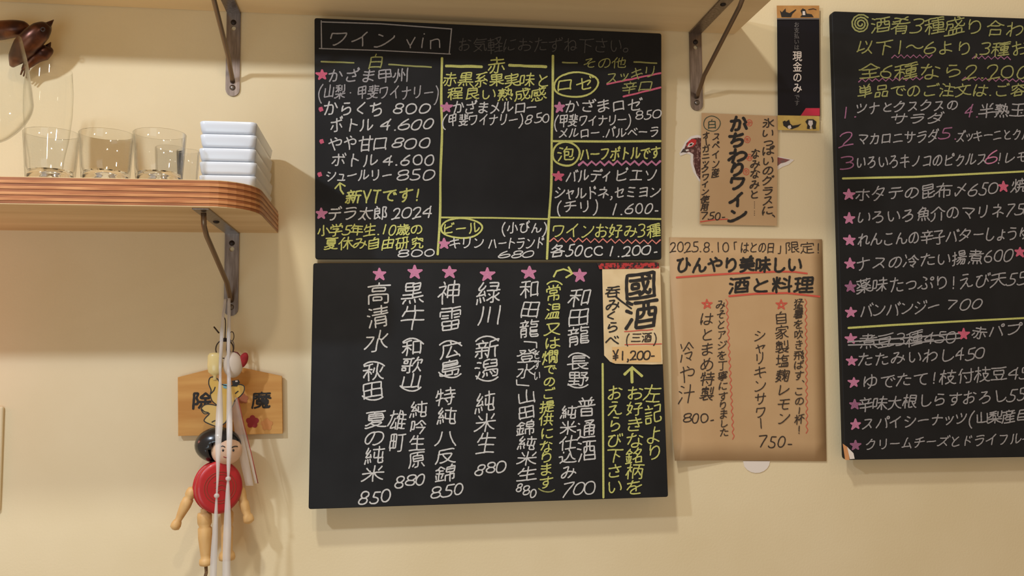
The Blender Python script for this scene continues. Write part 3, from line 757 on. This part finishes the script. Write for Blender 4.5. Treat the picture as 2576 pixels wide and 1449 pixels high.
for nm, cs, mm, lb in (('masking_tape', [(1954, 14), (2061, 14), (2061, 49), (1955, 49)], M_tape_t, 'strip of tan animal-print masking tape at the top of the black sign'), ('masking_tape', [(1956, 290), (2061, 292), (2061, 329), (1957, 327)], M_tape, 'strip of yellow animal-print masking tape at the bottom of the black sign')):
    ST = paper(nm, lb, 'tape', cs, 0.0068, mm, .0003)
    if mm is M_tape_t:
        poly(ST, [(1966, 43), (1962, 26), (1967, 31), (1976, 21), (1977, 30), (1986, 33), (2002, 23), (2003, 25), (1993, 35), (1990, 43)], M_brush, 'cat_print')
        poly(ST, [(2013, 43), (2018, 37), (2014, 27), (2019, 21), (2026, 24), (2029, 34), (2042, 36), (2047, 43)], M_brush, 'animal_print')
        strokes(ST, [[(2034, 24), (2046, 22), (2053, 24)]], 2, M_ink, 'print_stroke'); poly(ST, [(2019, 28), (2025, 28), (2026, 38), (2019, 38)], M_wht, 'print_patch', .0008)
        poly(ST, [(1954, 45.5), (2061, 45.5), (2061, 49), (1955, 49)], M_grey, 'tape_overlap')
    else:
        poly(ST, [(1971, 316), (1969, 306), (1975, 303), (1977, 306), (1985, 301), (1988, 311), (1994, 316), (2008, 314), (2016, 311), (2008, 319), (1992, 325), (1982, 323)], M_brush, 'cat_print')
        poly(ST, [(1983, 316), (1989, 315), (1991, 322), (1985, 325), (1981, 320)], M_wht, 'print_patch', .0008)
        poly(ST, [(2026, 306), (2031, 300), (2046, 300), (2054, 306), (2052, 318), (2053, 324), (2045, 325), (2041, 312), (2038, 325), (2030, 324), (2031, 314)], M_brush, 'animal_print')
        poly(ST, [(2034, 303), (2044, 303), (2045, 312), (2041, 318), (2042, 324), (2037, 324), (2038, 318), (2033, 312)], M_wht, 'print_patch', .0008)
# sake tasting card on the lower board
nS2 = S2.N if S2.N.y < 0 else -S2.N
cardP = S2.P0 + nS2 * 0.0022
ct = thing('price_card', unproj(1590, 800, cardP, S2.N), 'cream tasting-set price card stuck on the upper right of the sake chalkboard', 'card')
slab('sheet', [unproj(x, y, cardP, S2.N) for x, y in ((1515, 677), (1661, 673), (1667, 916), (1641, 917), (1548, 915), (1535, 910), (1520, 894))], -nS2 * .0008, M_card, ct)
SCd = Surf(cardP, S2.N, ct)
poly(SCd, [(1539, 873), (1661, 869), (1664, 911), (1541, 913)], M_slip, 'price_slip', .0002)
def c4(*a, **k): return column(SCd, *a, name='ink_writing', **k)
c4('國酒', 1612, 679, 1612, 830, 88, M_brush, 8.2, jit=.7); c4('呑みくらべ', 1542, 718, 1540, 872, 38, M_brush, 3.6)
strokes(SCd, [[(1548, 745), (1562, 757), (1588, 776)]], 4.5, M_brush, 'ink_writing')
strokes(SCd, [[(1571, 834), (1642, 829)], [(1572, 867), (1664, 865)]], 2.4, M_red, 'red_underline')
writing(SCd, '(三酒)', 1574, 850, 1654, 849, 25, M_ink, 2.8, 1, 'ink_writing'); writing(SCd, '¥1,200-', 1540, 894, 1650, 892, 28, M_ink, 3.6, .6, 'ink_writing')
M_redt = mat('red_patterned_tape', (178, 48, 48), 0.6, rgb2=(40, 26, 28), scale=170, lo=.48, hi=.56)
rt = slab('masking_tape', [unproj(x, y, cardP + nS2 * .0006, S2.N) for x, y in ((1502, 662), (1656, 661), (1658, 675), (1508, 677))], -nS2 * .0004, M_redt)
tag(rt, 'strip of red and black patterned tape holding the top of the cream card', 'tape')

# ------------------------------------------------------------------ wooden plaque
M_ema = mat('plaque_wood', (216, 164, 92), 0.6, rgb2=(196, 138, 70), scale=9, stretch=(.6, .6, 6), spec=.3, bump=.1)
DE = 0.010
et = thing('votive_plaque', unproj(578, 1000, d=DE), 'wooden house-shaped votive plaque with black characters, hanging behind the doll', 'plaque')
slab('board', [unproj(x, y, d=DE) for x, y in ((448, 1097), (447, 949), (560, 920), (582, 919), (709, 946), (711, 1091))], Vector((0, .006, 0)), M_ema, et, .0006)
SE = Surf(unproj(578, 1000, d=DE), Vector((0, -1, 0)), et)
M_plum = mat('plum_stamp', (150, 40, 44), .7); M_plum2 = mat('pale_plum_stamp', (206, 138, 76), .7); M_plum3 = mat('brown_plum_stamp', (170, 102, 66), .7)
writing(SE, '除', 483, 1008, 532, 1008, 46, M_brush, 6.0, .3, 'painted_letter'); writing(SE, '魔', 632, 1006, 682, 1006, 44, M_brush, 4.8, .3, 'painted_letter')
for x, y, r, mm in ((635, 1061, 15, M_plum), (612, 1003, 12, M_plum3), (671, 1068, 14, M_plum2)):
    pts = []
    for i in range(40):
        a = 2 * math.pi * i / 40 - math.pi / 2; rr = r * (0.82 + .3 * abs(math.cos(2.5 * (a + math.pi / 2)))); pts.append((x + rr * math.cos(a), y + rr * math.sin(a)))
    poly(SE, pts, mm, 'plum_stamp')
tube('cord', [unproj(578, 925, d=DE + .001), unproj(570, 880, d=.016), unproj(574, 800, d=.012), unproj(578, 770, d=.010)], .0008, M_hole, et, 6)

# ------------------------------------------------------------------ doll
M_hair = mat('black_lacquer', (22, 24, 28), 0.22, coat=.6); M_face = mat('skin_wood', (226, 188, 156), 0.5); M_drum = mat('red_lacquer', (186, 34, 38), 0.4, rgb2=(170, 26, 32), scale=30, coat=.2)
M_limb = mat('pale_turned_wood', (222, 180, 118), 0.5, rgb2=(206, 160, 98), scale=30, stretch=(3, 3, .5)); M_gold = mat('dull_gold_print', (140, 84, 52), .5)
DD = 0.058
doll = thing('string_doll', unproj(551, 1220, d=DD), 'jointed wooden doll with black bobbed hair and a red disc body hanging on strings', 'doll')
pxD = (D - DD) / F
def dp(x, y, d=DD): return unproj(x, y, d=d)
# head: an egg with a hair cap that leaves the face free
hc = dp(556, 1122)
fc = dp(570, 1133)
ball('face', fc + Vector((0, -.001, 0)), 36 * pxD, M_face, doll, 1.0, .85, .95, 28)
# hair: bob shell, wide ball turned to the left and a straight fringe
hv_, hf_ = [], []; n1, n2 = 18, 36
cH = dp(549, 1119, DD - .006)
for i in range(n1 + 1):
    ph = math.pi * i / n1
    for j in range(n2):
        an = 2 * math.pi * j / n2
        p = Vector((math.sin(ph) * math.cos(an) * 55 * pxD, math.sin(ph) * math.sin(an) * 36 * pxD, math.cos(ph) * 43 * pxD))
        hv_.append(cH + p)
for i in range(n1):
    for j in range(n2):
        q = (i * n2 + j, (i + 1) * n2 + j, (i + 1) * n2 + (j + 1) % n2, i * n2 + (j + 1) % n2)
        c = sum((hv_[k] - cH for k in q), Vector()) / 4
        # window for the face: front, right of the bob, below the fringe
        if c.y < -8 * pxD and c.x > -14 * pxD and c.z < 6 * pxD: continue
        if c.x > 30 * pxD and c.z < 2 * pxD: continue
        hf_.append(q)
ho = mesh_obj('hair', hv_, hf_, M_hair, doll, True); sm = ho.modifiers.new('thick', 'SOLIDIFY'); sm.thickness = .002
SF = Surf(fc + Vector((0, -.0325 * .85 - .0002 + .003, 0)), Vector((0, -1, 0)), doll)
yf = -(fc.y) + 36 * pxD * .85
SF = Surf(Vector((0, -(yf + .0006), 0)), Vector((0, -1, 0)), doll)
def fpt(x, y):   # pixel on the face egg
    ray = unproj(x, y, d=0) - CAM; ray.normalize(); r = 36 * pxD * 1.015; S = Vector((1, .85, .95))
    o_ = CAM - (fc + Vector((0, -.001, 0))); o_ = Vector((o_.x / S.x, o_.y / S.y, o_.z / S.z)); dd = Vector((ray.x / S.x, ray.y / S.y, ray.z / S.z))
    a = dd.dot(dd); b = 2 * o_.dot(dd); c = o_.dot(o_) - r * r; disc = max(b * b - 4 * a * c, 0)
    return CAM + ray * ((-b - math.sqrt(disc)) / (2 * a))
def face_line(nm, pts, r, m): tube(nm, [fpt(*p) for p in pts], r, m, doll, 6, k=3)
face_line('eyebrow', [(553, 1124), (560, 1122), (566, 1125)], .0008, M_hair); face_line('eyebrow', [(583, 1126), (590, 1123), (598, 1123)], .0009, M_hair)
for x in (561, 587): ball('eye', fpt(x, 1133), .0016, M_hair, doll, 1, .5, 1.3, 12)
ball('nose', fpt(573, 1142), .0012, M_face, doll, 1, 1, 1, 10); face_line('mouth', [(562, 1149), (569, 1151), (576, 1148)], .0006, M_plum)
ball('ear', dp(538, 1135, DD + .008), 10 * pxD, M_face, doll, .6, .7, 1.2, 16)
# body: two red discs with a slit between, turned a little
ax = Vector((0.42, -1, 0.05)).normalized()
lathe('back_disc', [(.030, -.001), (.0385, .0), (.0405, .003), (.0405, .006), (.038, .0085)], dp(541, 1223, DD - .012), M_drum, doll, 44, ax, sx=.86, sy=.98)
lathe('front_disc', [(.036, -.001), (.0395, .001), (.0412, .004), (.0412, .008), (.0395, .011), (.034, .0125), (.001, .0128)], dp(549, 1225, DD + .002), M_drum, doll, 44, ax, sx=.86, sy=.98)
fcen = dp(549, 1225, DD + .002) + ax * .0131
u_ = Vector((1, 0, 0)); u_ = (u_ - ax * u_.dot(ax)).normalized(); w_ = ax.cross(u_)
for r in (.024, .020): tube('printed_ring', circ(fcen, r, u_, w_, 36), .0003, M_gold, doll, 5, closed=True)
for k in range(3):
    tube('printed_crest', [fcen + u_ * (-.010 + .002 * k) + w_ * (.008 - .008 * k), fcen + u_ * .002 + w_ * (.011 - .007 * k), fcen + u_ * .011 + w_ * (.006 - .007 * k)], .0004, M_gold, doll, 5, k=4)
def limb(nm, a, b, prof, m=M_limb):
    v = b - a; L = v.length
    return lathe(nm, [(r, t * L) for t, r in prof], a, m, doll, 20, v)
tube('arm_peg', [dp(508, 1180), dp(484, 1240)], [.0018, .005], M_limb, doll, 10)
limb('arm', dp(488, 1226), dp(440, 1326), [(0, .003), (.04, .0075), (.12, .0088), (.2, .0085), (.26, .0062), (.30, .0082), (.45, .0086), (.7, .0062), (.82, .0050), (.86, .0066), (.94, .0078), (1.02, .0072), (1.06, .003)])
limb('arm', dp(600, 1222, DD - .01), dp(626, 1308, DD - .01), [(0, .005), (.15, .0085), (.3, .0078), (.42, .0062), (.5, .0080), (.7, .0072), (.82, .0058), (.88, .0076), (1.0, .0086), (1.05, .0075), (1.1, .003)])
limb('leg', dp(514, 1280), dp(518, 1424), [(0, .0055), (.06, .0055), (.07, .0100), (.12, .0112), (.25, .0108), (.31, .0085), (.34, .0105), (.5, .0106), (.8, .0078), (.86, .0072), (.88, .0096), (.94, .0104), (.98, .0094), (1.0, .004)])
limb('leg', dp(571, 1280, DD - .012), dp(571, 1408, DD - .012), [(0, .006), (.08, .0100), (.25, .0098), (.33, .0080), (.37, .0096), (.6, .0090), (.82, .0085), (.88, .0118), (.95, .0128), (1.0, .0118), (1.02, .005)])
tube('pull_cord', [dp(518, 1422), dp(519, 1440), dp(516, 1452), dp(518, 1490)], .0026, mat('braided_cord', (150, 118, 78), .8, rgb2=(96, 70, 44), scale=300), doll, 8)

# ------------------------------------------------------------------ keyring and charms
M_dark = mat('dark_metal', (70, 58, 50), .35, .8)
kr = thing('keyring', dp(566, 870, .045), 'dark metal key ring and clips hanging from the lower shelf bracket', 'keyring')
tube('ring', circ(dp(565, 878, .045), 20 * PX, n=28, ry=22 * PX), .0010, M_dark, kr, 8, closed=True)
tube('clip', [dp(538, 822, .045), dp(551, 838, .046)], .0012, M_dark, kr, 8)
tube('chain_link', circ(dp(583, 846, .044), 5 * PX, n=18, ry=11 * PX), .0007, M_dark, kr, 6, closed=True)
tube('chain_link', circ(dp(583, 872, .044), 5 * PX, n=18, ry=14 * PX), .0009, M_steel, kr, 6, closed=True)
tube('hanging_wire', [dp(572, 752, .012), dp(560, 790, .035), dp(567, 806, .04), dp(566, 852, .045)], .0008, M_dark, kr, 6, k=4)
lathe('bead', [(.002, -.003), (.0035, -.003), (.0035, .003), (.002, .003)], dp(565, 855, .045), M_hole, kr, 12)
# cream bell charm, white egg charm, red pouch
M_bell = mat('cream_charm_plastic', (226, 204, 138), .3, coat=.4)
o = lathe('bell_charm', [(.001, .021), (.009, .020), (.0115, .016), (.0120, 0), (.0105, -.010), (.006, -.014), (.0025, -.016), (.003, -.022), (.001, -.023)], dp(541, 920, .047), M_bell, None, 28, sy=.6)
tag(o, 'cream plastic charm on the key ring, left of the white strings', 'charm')
o = ball('egg_charm', dp(586, 918, .045), .0165, mat('white_charm', (208, 192, 172), .5), None, .95, .7, 1.25, 28)
tag(o, 'round whitish charm on the key ring beside the red pouch', 'charm')
po = thing('pouch_charm', dp(610, 905, .045), 'small red pouch charm on a cord at the right of the key ring', 'charm')
ball('pouch', dp(612, 906, .045), .0095, mat('red_cloth', (158, 30, 32), .8, rgb2=(136, 22, 26), scale=200), po, .75, .55, 1.35, 20, Matrix.Rotation(math.radians(20), 3, 'Y'))
tube('cord', [dp(588, 886, .045), dp(597, 888, .046), dp(603, 896, .046)], .0015, mat('dark_red_cord', (96, 26, 24), .8), po, 8)
# yellow outlined acrylic charm
M_yel = mat('yellow_acrylic', (214, 172, 72), .35, coat=.3); M_out = mat('black_outline_print', (30, 24, 18), .5)
ya = thing('acrylic_charm', dp(560, 1010, .046), 'flat yellow acrylic charm with a black outline behind the white strings', 'charm')
shape = [(549, 1075), (530, 1068), (514, 1060), (516, 1052), (527, 1040), (514, 1041), (506, 1030), (510, 1022), (520, 1017), (535, 1018), (546, 1020), (533, 1008), (529, 992), (531, 982), (525, 966), (527, 952), (536, 948), (547, 953), (556, 966), (580, 972), (588, 966), (592, 968), (604, 967), (614, 972), (613, 986), (603, 998), (592, 1006), (586, 1020), (575, 1040), (568, 1062)]
sh = catmull([Vector((x, y)) for x, y in shape + [shape[0]]], 3)[:-1]
slab('panel', [dp(p.x, p.y, .046) for p in sh], Vector((0, .003, 0)), M_yel, ya)
SY = Surf(dp(560, 1010, .046), Vector((0, -1, 0)), ya)
strokes(SY, [[tuple(p) for p in sh] + [tuple(sh[0])], [(531, 990), (538, 982), (541, 974)], [(592, 990), (599, 984)], [(508, 1030), (514, 1036), (524, 1038)], [(533, 1062), (541, 1058)]], 2.6, M_out, 'outline')
poly(SY, [(560, 966), (572, 966), (570, 978), (562, 976)], mat('blue_print', (120, 170, 178), .5), 'blue_patch'); poly(SY, [(583, 958), (600, 955), (604, 962), (596, 972), (586, 972)], M_out, 'black_patch', .0008); poly(SY, [(592, 957), (598, 957), (598, 961), (592, 961)], M_wht, 'white_patch', .0010)
# strings
def ribbon_mat():
    m = bpy.data.materials.new('translucent_film'); m.use_nodes = True; nt = m.node_tree; b = nt.nodes['Principled BSDF']
    b.inputs['Base Color'].default_value = lin((226, 218, 210)) + (1,); b.inputs['Roughness'].default_value = .3; b.inputs['Alpha'].default_value = .55
    return m
M_film = ribbon_mat(); M_film2 = ribbon_mat(); M_film2.node_tree.nodes['Principled BSDF'].inputs['Alpha'].default_value = .2
def film(label, pts, m=M_film, knot=None, name='string'):
    """flat film ribbon: (x, y, width px, depth)"""
    t = thing(name, dp(pts[0][0], pts[0][1], pts[0][3]), label, 'string')
    P = catmull([Vector((a, b, c, d)) for a, b, c, d in pts], 6); vs, fs = [], []
    th = .0004
    for i, p in enumerate(P):
        w2_ = p[2] / 2; f = .0012 * math.sin(i * .5)
        for s in (0, 1):
            for q in (-1, 0, 1): vs.append(dp(p[0] + q * w2_, p[1], p[3] + (f if q == 0 else -f) - s * th))
    for i in range(len(P) - 1):
        a, b = i * 6, i * 6 + 6
        for q in (0, 1):
            fs += [(a + q, a + q + 1, b + q + 1, b + q), (a + 3 + q, b + 3 + q, b + 4 + q, a + 4 + q)]
        fs += [(a, b, b + 3, a + 3), (a + 2, a + 5, b + 5, b + 2)]
    fs += [(0, 3, 4, 5, 2, 1)]; k = (len(P) - 1) * 6; fs += [(k, k + 1, k + 2, k + 5, k + 4, k + 3)]
    o = mesh_obj('film', vs, fs, m, t, True); fix_normals(o)
    if knot: ball('knot', dp(knot[0], knot[1], knot[2]), .0038, m, t, 1.1, .8, 1.0, 12)
    return t
film('left one of the two white film strings hanging before the doll, knotted near its waist', [(567, 752, 8, .030), (560, 806, 8, .045), (557, 861, 9, .052), (554, 922, 8, .056), (554, 953, 7, .068), (552, 1046, 18, .085), (549, 1120, 15, .100), (548, 1188, 8, .104), (545, 1248, 5, .104), (542, 1325, 13, .102), (538, 1400, 17, .10), (535, 1500, 17, .10)], knot=(545, 1247, .105))
film('right one of the two white film strings hanging before the doll, knotted near its chest', [(576, 750, 8, .030), (576, 816, 9, .045), (575, 861, 9, .052), (575, 930, 9, .058), (576, 953, 10, .068), (577, 1046, 15, .085), (577, 1110, 14, .100), (575, 1170, 10, .104), (574, 1204, 6, .104), (573, 1240, 11, .104), (572, 1325, 19, .102), (570, 1400, 20, .10), (569, 1500, 20, .10)], knot=(574, 1204, .105))
film('clear plastic strip hanging aslant to the right of the doll', [(588, 1010, 16, .052), (601, 1090, 20, .056), (613, 1150, 22, .058), (628, 1222, 20, .06)], M_film2, name='plastic_strip')
film('narrow clear plastic strip with a red edge, rightmost of the hanging strips', [(594, 1000, 8, .050), (610, 1070, 9, .052), (628, 1140, 9, .052), (645, 1216, 8, .053)], M_film2, name='plastic_strip')

st_ = [o for o in COL.objects if o.name.startswith('plastic_strip') and o.type == 'EMPTY'][-1]
tube('red_edge', [dp(598, 1000, .0505), dp(614, 1070, .0525), dp(632, 1140, .0525), dp(649, 1216, .0535)], .0007, mat('red_edge_line', (168, 70, 60), .5), st_, 6)
# ------------------------------------------------------------------ things on the shelf
G1 = thin_glass('clear_glass', (0.985, 0.985, 0.98), (0.78, 0.77, 0.74), .02, .03, .7); G2 = thin_glass('clear_glass_wide', (0.985, 0.985, 0.975), (0.85, 0.84, 0.80), .02, .025, .4)
def real_glass(name):
    m = bpy.data.materials.new(name); m.use_nodes = True; b = m.node_tree.nodes['Principled BSDF']
    b.inputs['Base Color'].default_value = (.97, .98, .98, 1); b.inputs['Transmission Weight'].default_value = 1; b.inputs['Roughness'].default_value = .02; b.inputs['IOR'].default_value = 1.5
    return m
G3 = real_glass('thick_glass_base')
def rocks(px, d, wpx, ytop, label, cat='glass', base=0.013, taper=.86, group=None, name='rocks_glass'):
    cpt = unproj(px, 400, d=d); c = Vector((cpt.x, -d, Z_TOP))
    H = unproj(px, ytop, d=d).z - Z_TOP; R_ = wpx / 2 * (D - d) / F
    t = thing(name, c, label, cat, group)
    rb = R_ * taper; ti = .0016
    lathe('bowl', [(rb * .97, .0), (rb, .002), (rb + (R_ - rb) * .3, H * .3), (rb + (R_ - rb) * .7, H * .7), (R_, H - .001), (R_ - ti / 2, H), (R_ - ti, H - .001), (rb + (R_ - rb) * .7 - ti, H * .7), (rb + (R_ - rb) * .3 - ti, H * .3), (rb * .93, base + .003)], c, G1, t, 56, cap=False)
    lathe('base', [(.001, .0015), (rb * .6, .001), (rb * .88, .0003), (rb * .955, .002), (rb * .955, base * .6), (rb * .93, base + .002), (rb * .8, base - .0005), (rb * .4, base - .003), (.001, base - .0035)], c, G3, t, 56, cap=False)
    return t
gl = 'rocks glasses on the lower shelf'
rocks(128, .222, 124, 335, 'rocks glass at the left of the front row, below the tall clear glass', group=gl)
rocks(267, .222, 125, 337, 'rocks glass in the middle of the front row of three', group=gl)
rocks(401, .222, 123, 336, 'rocks glass at the right of the front row, nearest the white dishes', group=gl)
rocks(427, .13, 68, 372, 'small glass standing behind the right rocks glass', base=.009, group=gl, name='small_glass')
rocks(473, .17, 54, 380, 'small narrow glass squeezed between the right rocks glass and the white dishes', base=.01, taper=.8, group=gl, name='small_glass')
# large wine glass at the left edge
def prof_px(px, d, rows_, zref=None):
    out = []
    for y, r in rows_: out.append((r * (D - d) / F, unproj(px, y, d=d).z - Z_TOP))
    return out
dW = .19
c = Vector((unproj(-12, 250, d=dW).x, -dW, Z_TOP)); t = thing('wine_glass', c, 'large round wine glass cut off by the left edge of the view', 'glass')
outer = prof_px(-12, dW, [(90, 52), (150, 66), (200, 74), (235, 79), (262, 81), (290, 73), (320, 55), (345, 32), (358, 12)])
outer = [(p.x, p.y) for p in catmull([Vector((a, b)) for a, b in outer], 4)]
inner = [(max(r - .0011, .001), h + (.0015 if i > 20 else 0)) for i, (r, h) in enumerate(outer)][::-1]
lathe('bowl', outer[::-1][0:0] + outer + [(.004, outer[-1][1] - .001)], c, G1, t, 64, cap=False)
lathe('bowl_inside', inner, c, G2, t, 64, cap=False)
lathe('stem', [(.0055, outer[-1][1] + .002), (.0035, outer[-1][1] - .008), (.0035, .012), (.006, .006), (.020, .003), (.034, .0018), (.034, .0), (.001, 0)], c, G3, t, 40, cap=False)
dW = .12
c = Vector((unproj(122, 250, d=dW).x, -dW, Z_TOP)); t = thing('tall_glass', c, 'tall clear glass behind the left rocks glass, in front of the bronze birds', 'glass')
outer = prof_px(122, dW, [(176, 50), (230, 54), (290, 53), (350, 47), (400, 38)]) + [(.020, .012), (.020, .001)]
lathe('bowl', outer, c, G2, t, 56, cap=False); lathe('base', [(.001, .0005), (.0195, .0005), (.0195, .010), (.001, .008)], c, G3, t, 40, cap=False)

# white dishes
M_porc = mat('white_porcelain', (204, 209, 217), 0.25, coat=.3)
dF = .205; dB = .020
def dish(xa, xb, yt, yb, label, back, sk):
    zt = unproj(570, yt, d=dF).z; zb = max(unproj(570, yb, d=dF).z, Z_TOP + .0002)
    x0, x1 = unproj(xa, yt, d=dF).x, unproj(xb, yt, d=dF).x
    t = thing('square_dish', Vector(((x0 + x1) / 2, -(dF + dB) / 2, zb)), label, 'dish', 'stack of white square dishes')
    vs, fs = [], []; n = 32
    cx, cy = (x0 + x1) / 2, -(dF + dB) / 2; hx, hy = (x1 - x0) / 2, (dF - dB) / 2
    def ringp(ix, z, r):
        out = []
        for k in range(4):
            sx, sy = ((1, 1), (-1, 1), (-1, -1), (1, -1))[k]
            for i in range(8):
                a = math.radians(90 * k + 90 * i / 7)
                out.append((cx + sx * (hx - ix - r) + r * math.cos(a), cy + sy * (hy - ix - r) + r * math.sin(a), z))
        return out
    H = zt - zb
    rings = [ringp(.006, zb, .008), ringp(.0035, zb + H * .06, .009), ringp(.0018, zb + H * .3, .009), ringp(.0006, zb + H * .7, .009), ringp(0, zb + H * .93, .009), ringp(.0008, zt, .0085), ringp(.003, zt, .007), ringp(.004, zb + H * .5, .007), ringp(.008, zb + H * .25, .006)]
    for r in rings: vs += r
    for i in range(len(rings) - 1):
        for j in range(n): fs.append((i * n + j, i * n + (j + 1) % n, (i + 1) * n + (j + 1) % n, (i + 1) * n + j))
    fs.append(list(range(n - 1, -1, -1))); fs.append([(len(rings) - 1) * n + j for j in range(n)])
    o = mesh_obj('body', vs, fs, M_porc, t, True); fix_normals(o)
    return t
dish(500, 645, 305, 337.5, 'white square dish, topmost of the stack on the lower shelf', 0, 0)
dish(501, 645, 338, 372.5, 'white square dish, second from the top of the stack', 0, 0)
dish(498, 643, 373, 406.5, 'white square dish in the middle of the stack of five', 0, 0)
dish(499, 645, 407, 440.5, 'white square dish, second from the bottom of the stack', 0, 0)
dish(498, 643, 441, 474, 'white square dish at the bottom of the stack, resting on the shelf', 0, 0)

# ------------------------------------------------------------------ bronze birds on the wall
M_brz = mat('dark_bronze', (104, 62, 40), 0.32, 0.75, rgb2=(62, 36, 28), scale=40, lo=.35, hi=.6)
bt2 = thing('bird_ornament', unproj(60, 100), 'dark bronze wall ornament of three birds, behind the wine glass at the upper left', 'ornament')
def bird(spine, rad, beak, eye):
    P = catmull([dp(*p) for p in spine], 5); rr = []
    for i in range(len(P)):
        t = i / 5; a = min(int(t), len(rad) - 1); b = min(a + 1, len(rad) - 1); rr.append((rad[a] + (rad[b] - rad[a]) * (t - a)) * PX)
    b_ = tube('bird', P, rr, M_brz, bt2, 20)
    tube('beak', [dp(*beak[0]), dp(*beak[1])], [.0062, .0006], M_brz, b_, 12)
    if eye:
        c0 = dp(*eye); tube('eye', circ(c0, .0030, n=14), .0009, M_hole, b_, 6, closed=True)
    return b_
bird([(30, 165, .03), (42, 145, .04), (62, 118, .05), (84, 95, .055), (103, 78, .055), (118, 66, .05), (124, 60, .05)], [6, 18, 25, 25, 22, 13, 5], ((118, 66, .05), (135, 50, .045)), (108, 74, .073))
bird([(-60, 100, .03), (-30, 84, .03), (5, 76, .035), (38, 72, .038), (60, 72, .036), (72, 78, .03)], [12, 20, 22, 20, 17, 7], ((-50, 96, .03), (-80, 104, .03)), None)
bird([(58, 176, .03), (72, 160, .03), (90, 142, .03), (108, 132, .032), (122, 124, .03), (126, 118, .03)], [5, 11, 16, 19, 13, 5], ((118, 122, .03), (128, 106, .03)), None)
for k in range(3): tube('tail_feather', [dp(60 + 6 * k, 168 + 2 * k, .028), dp(52 + 7 * k, 188 + 4 * k, .022)], [.0022, .0012], M_brz, bt2, 8)
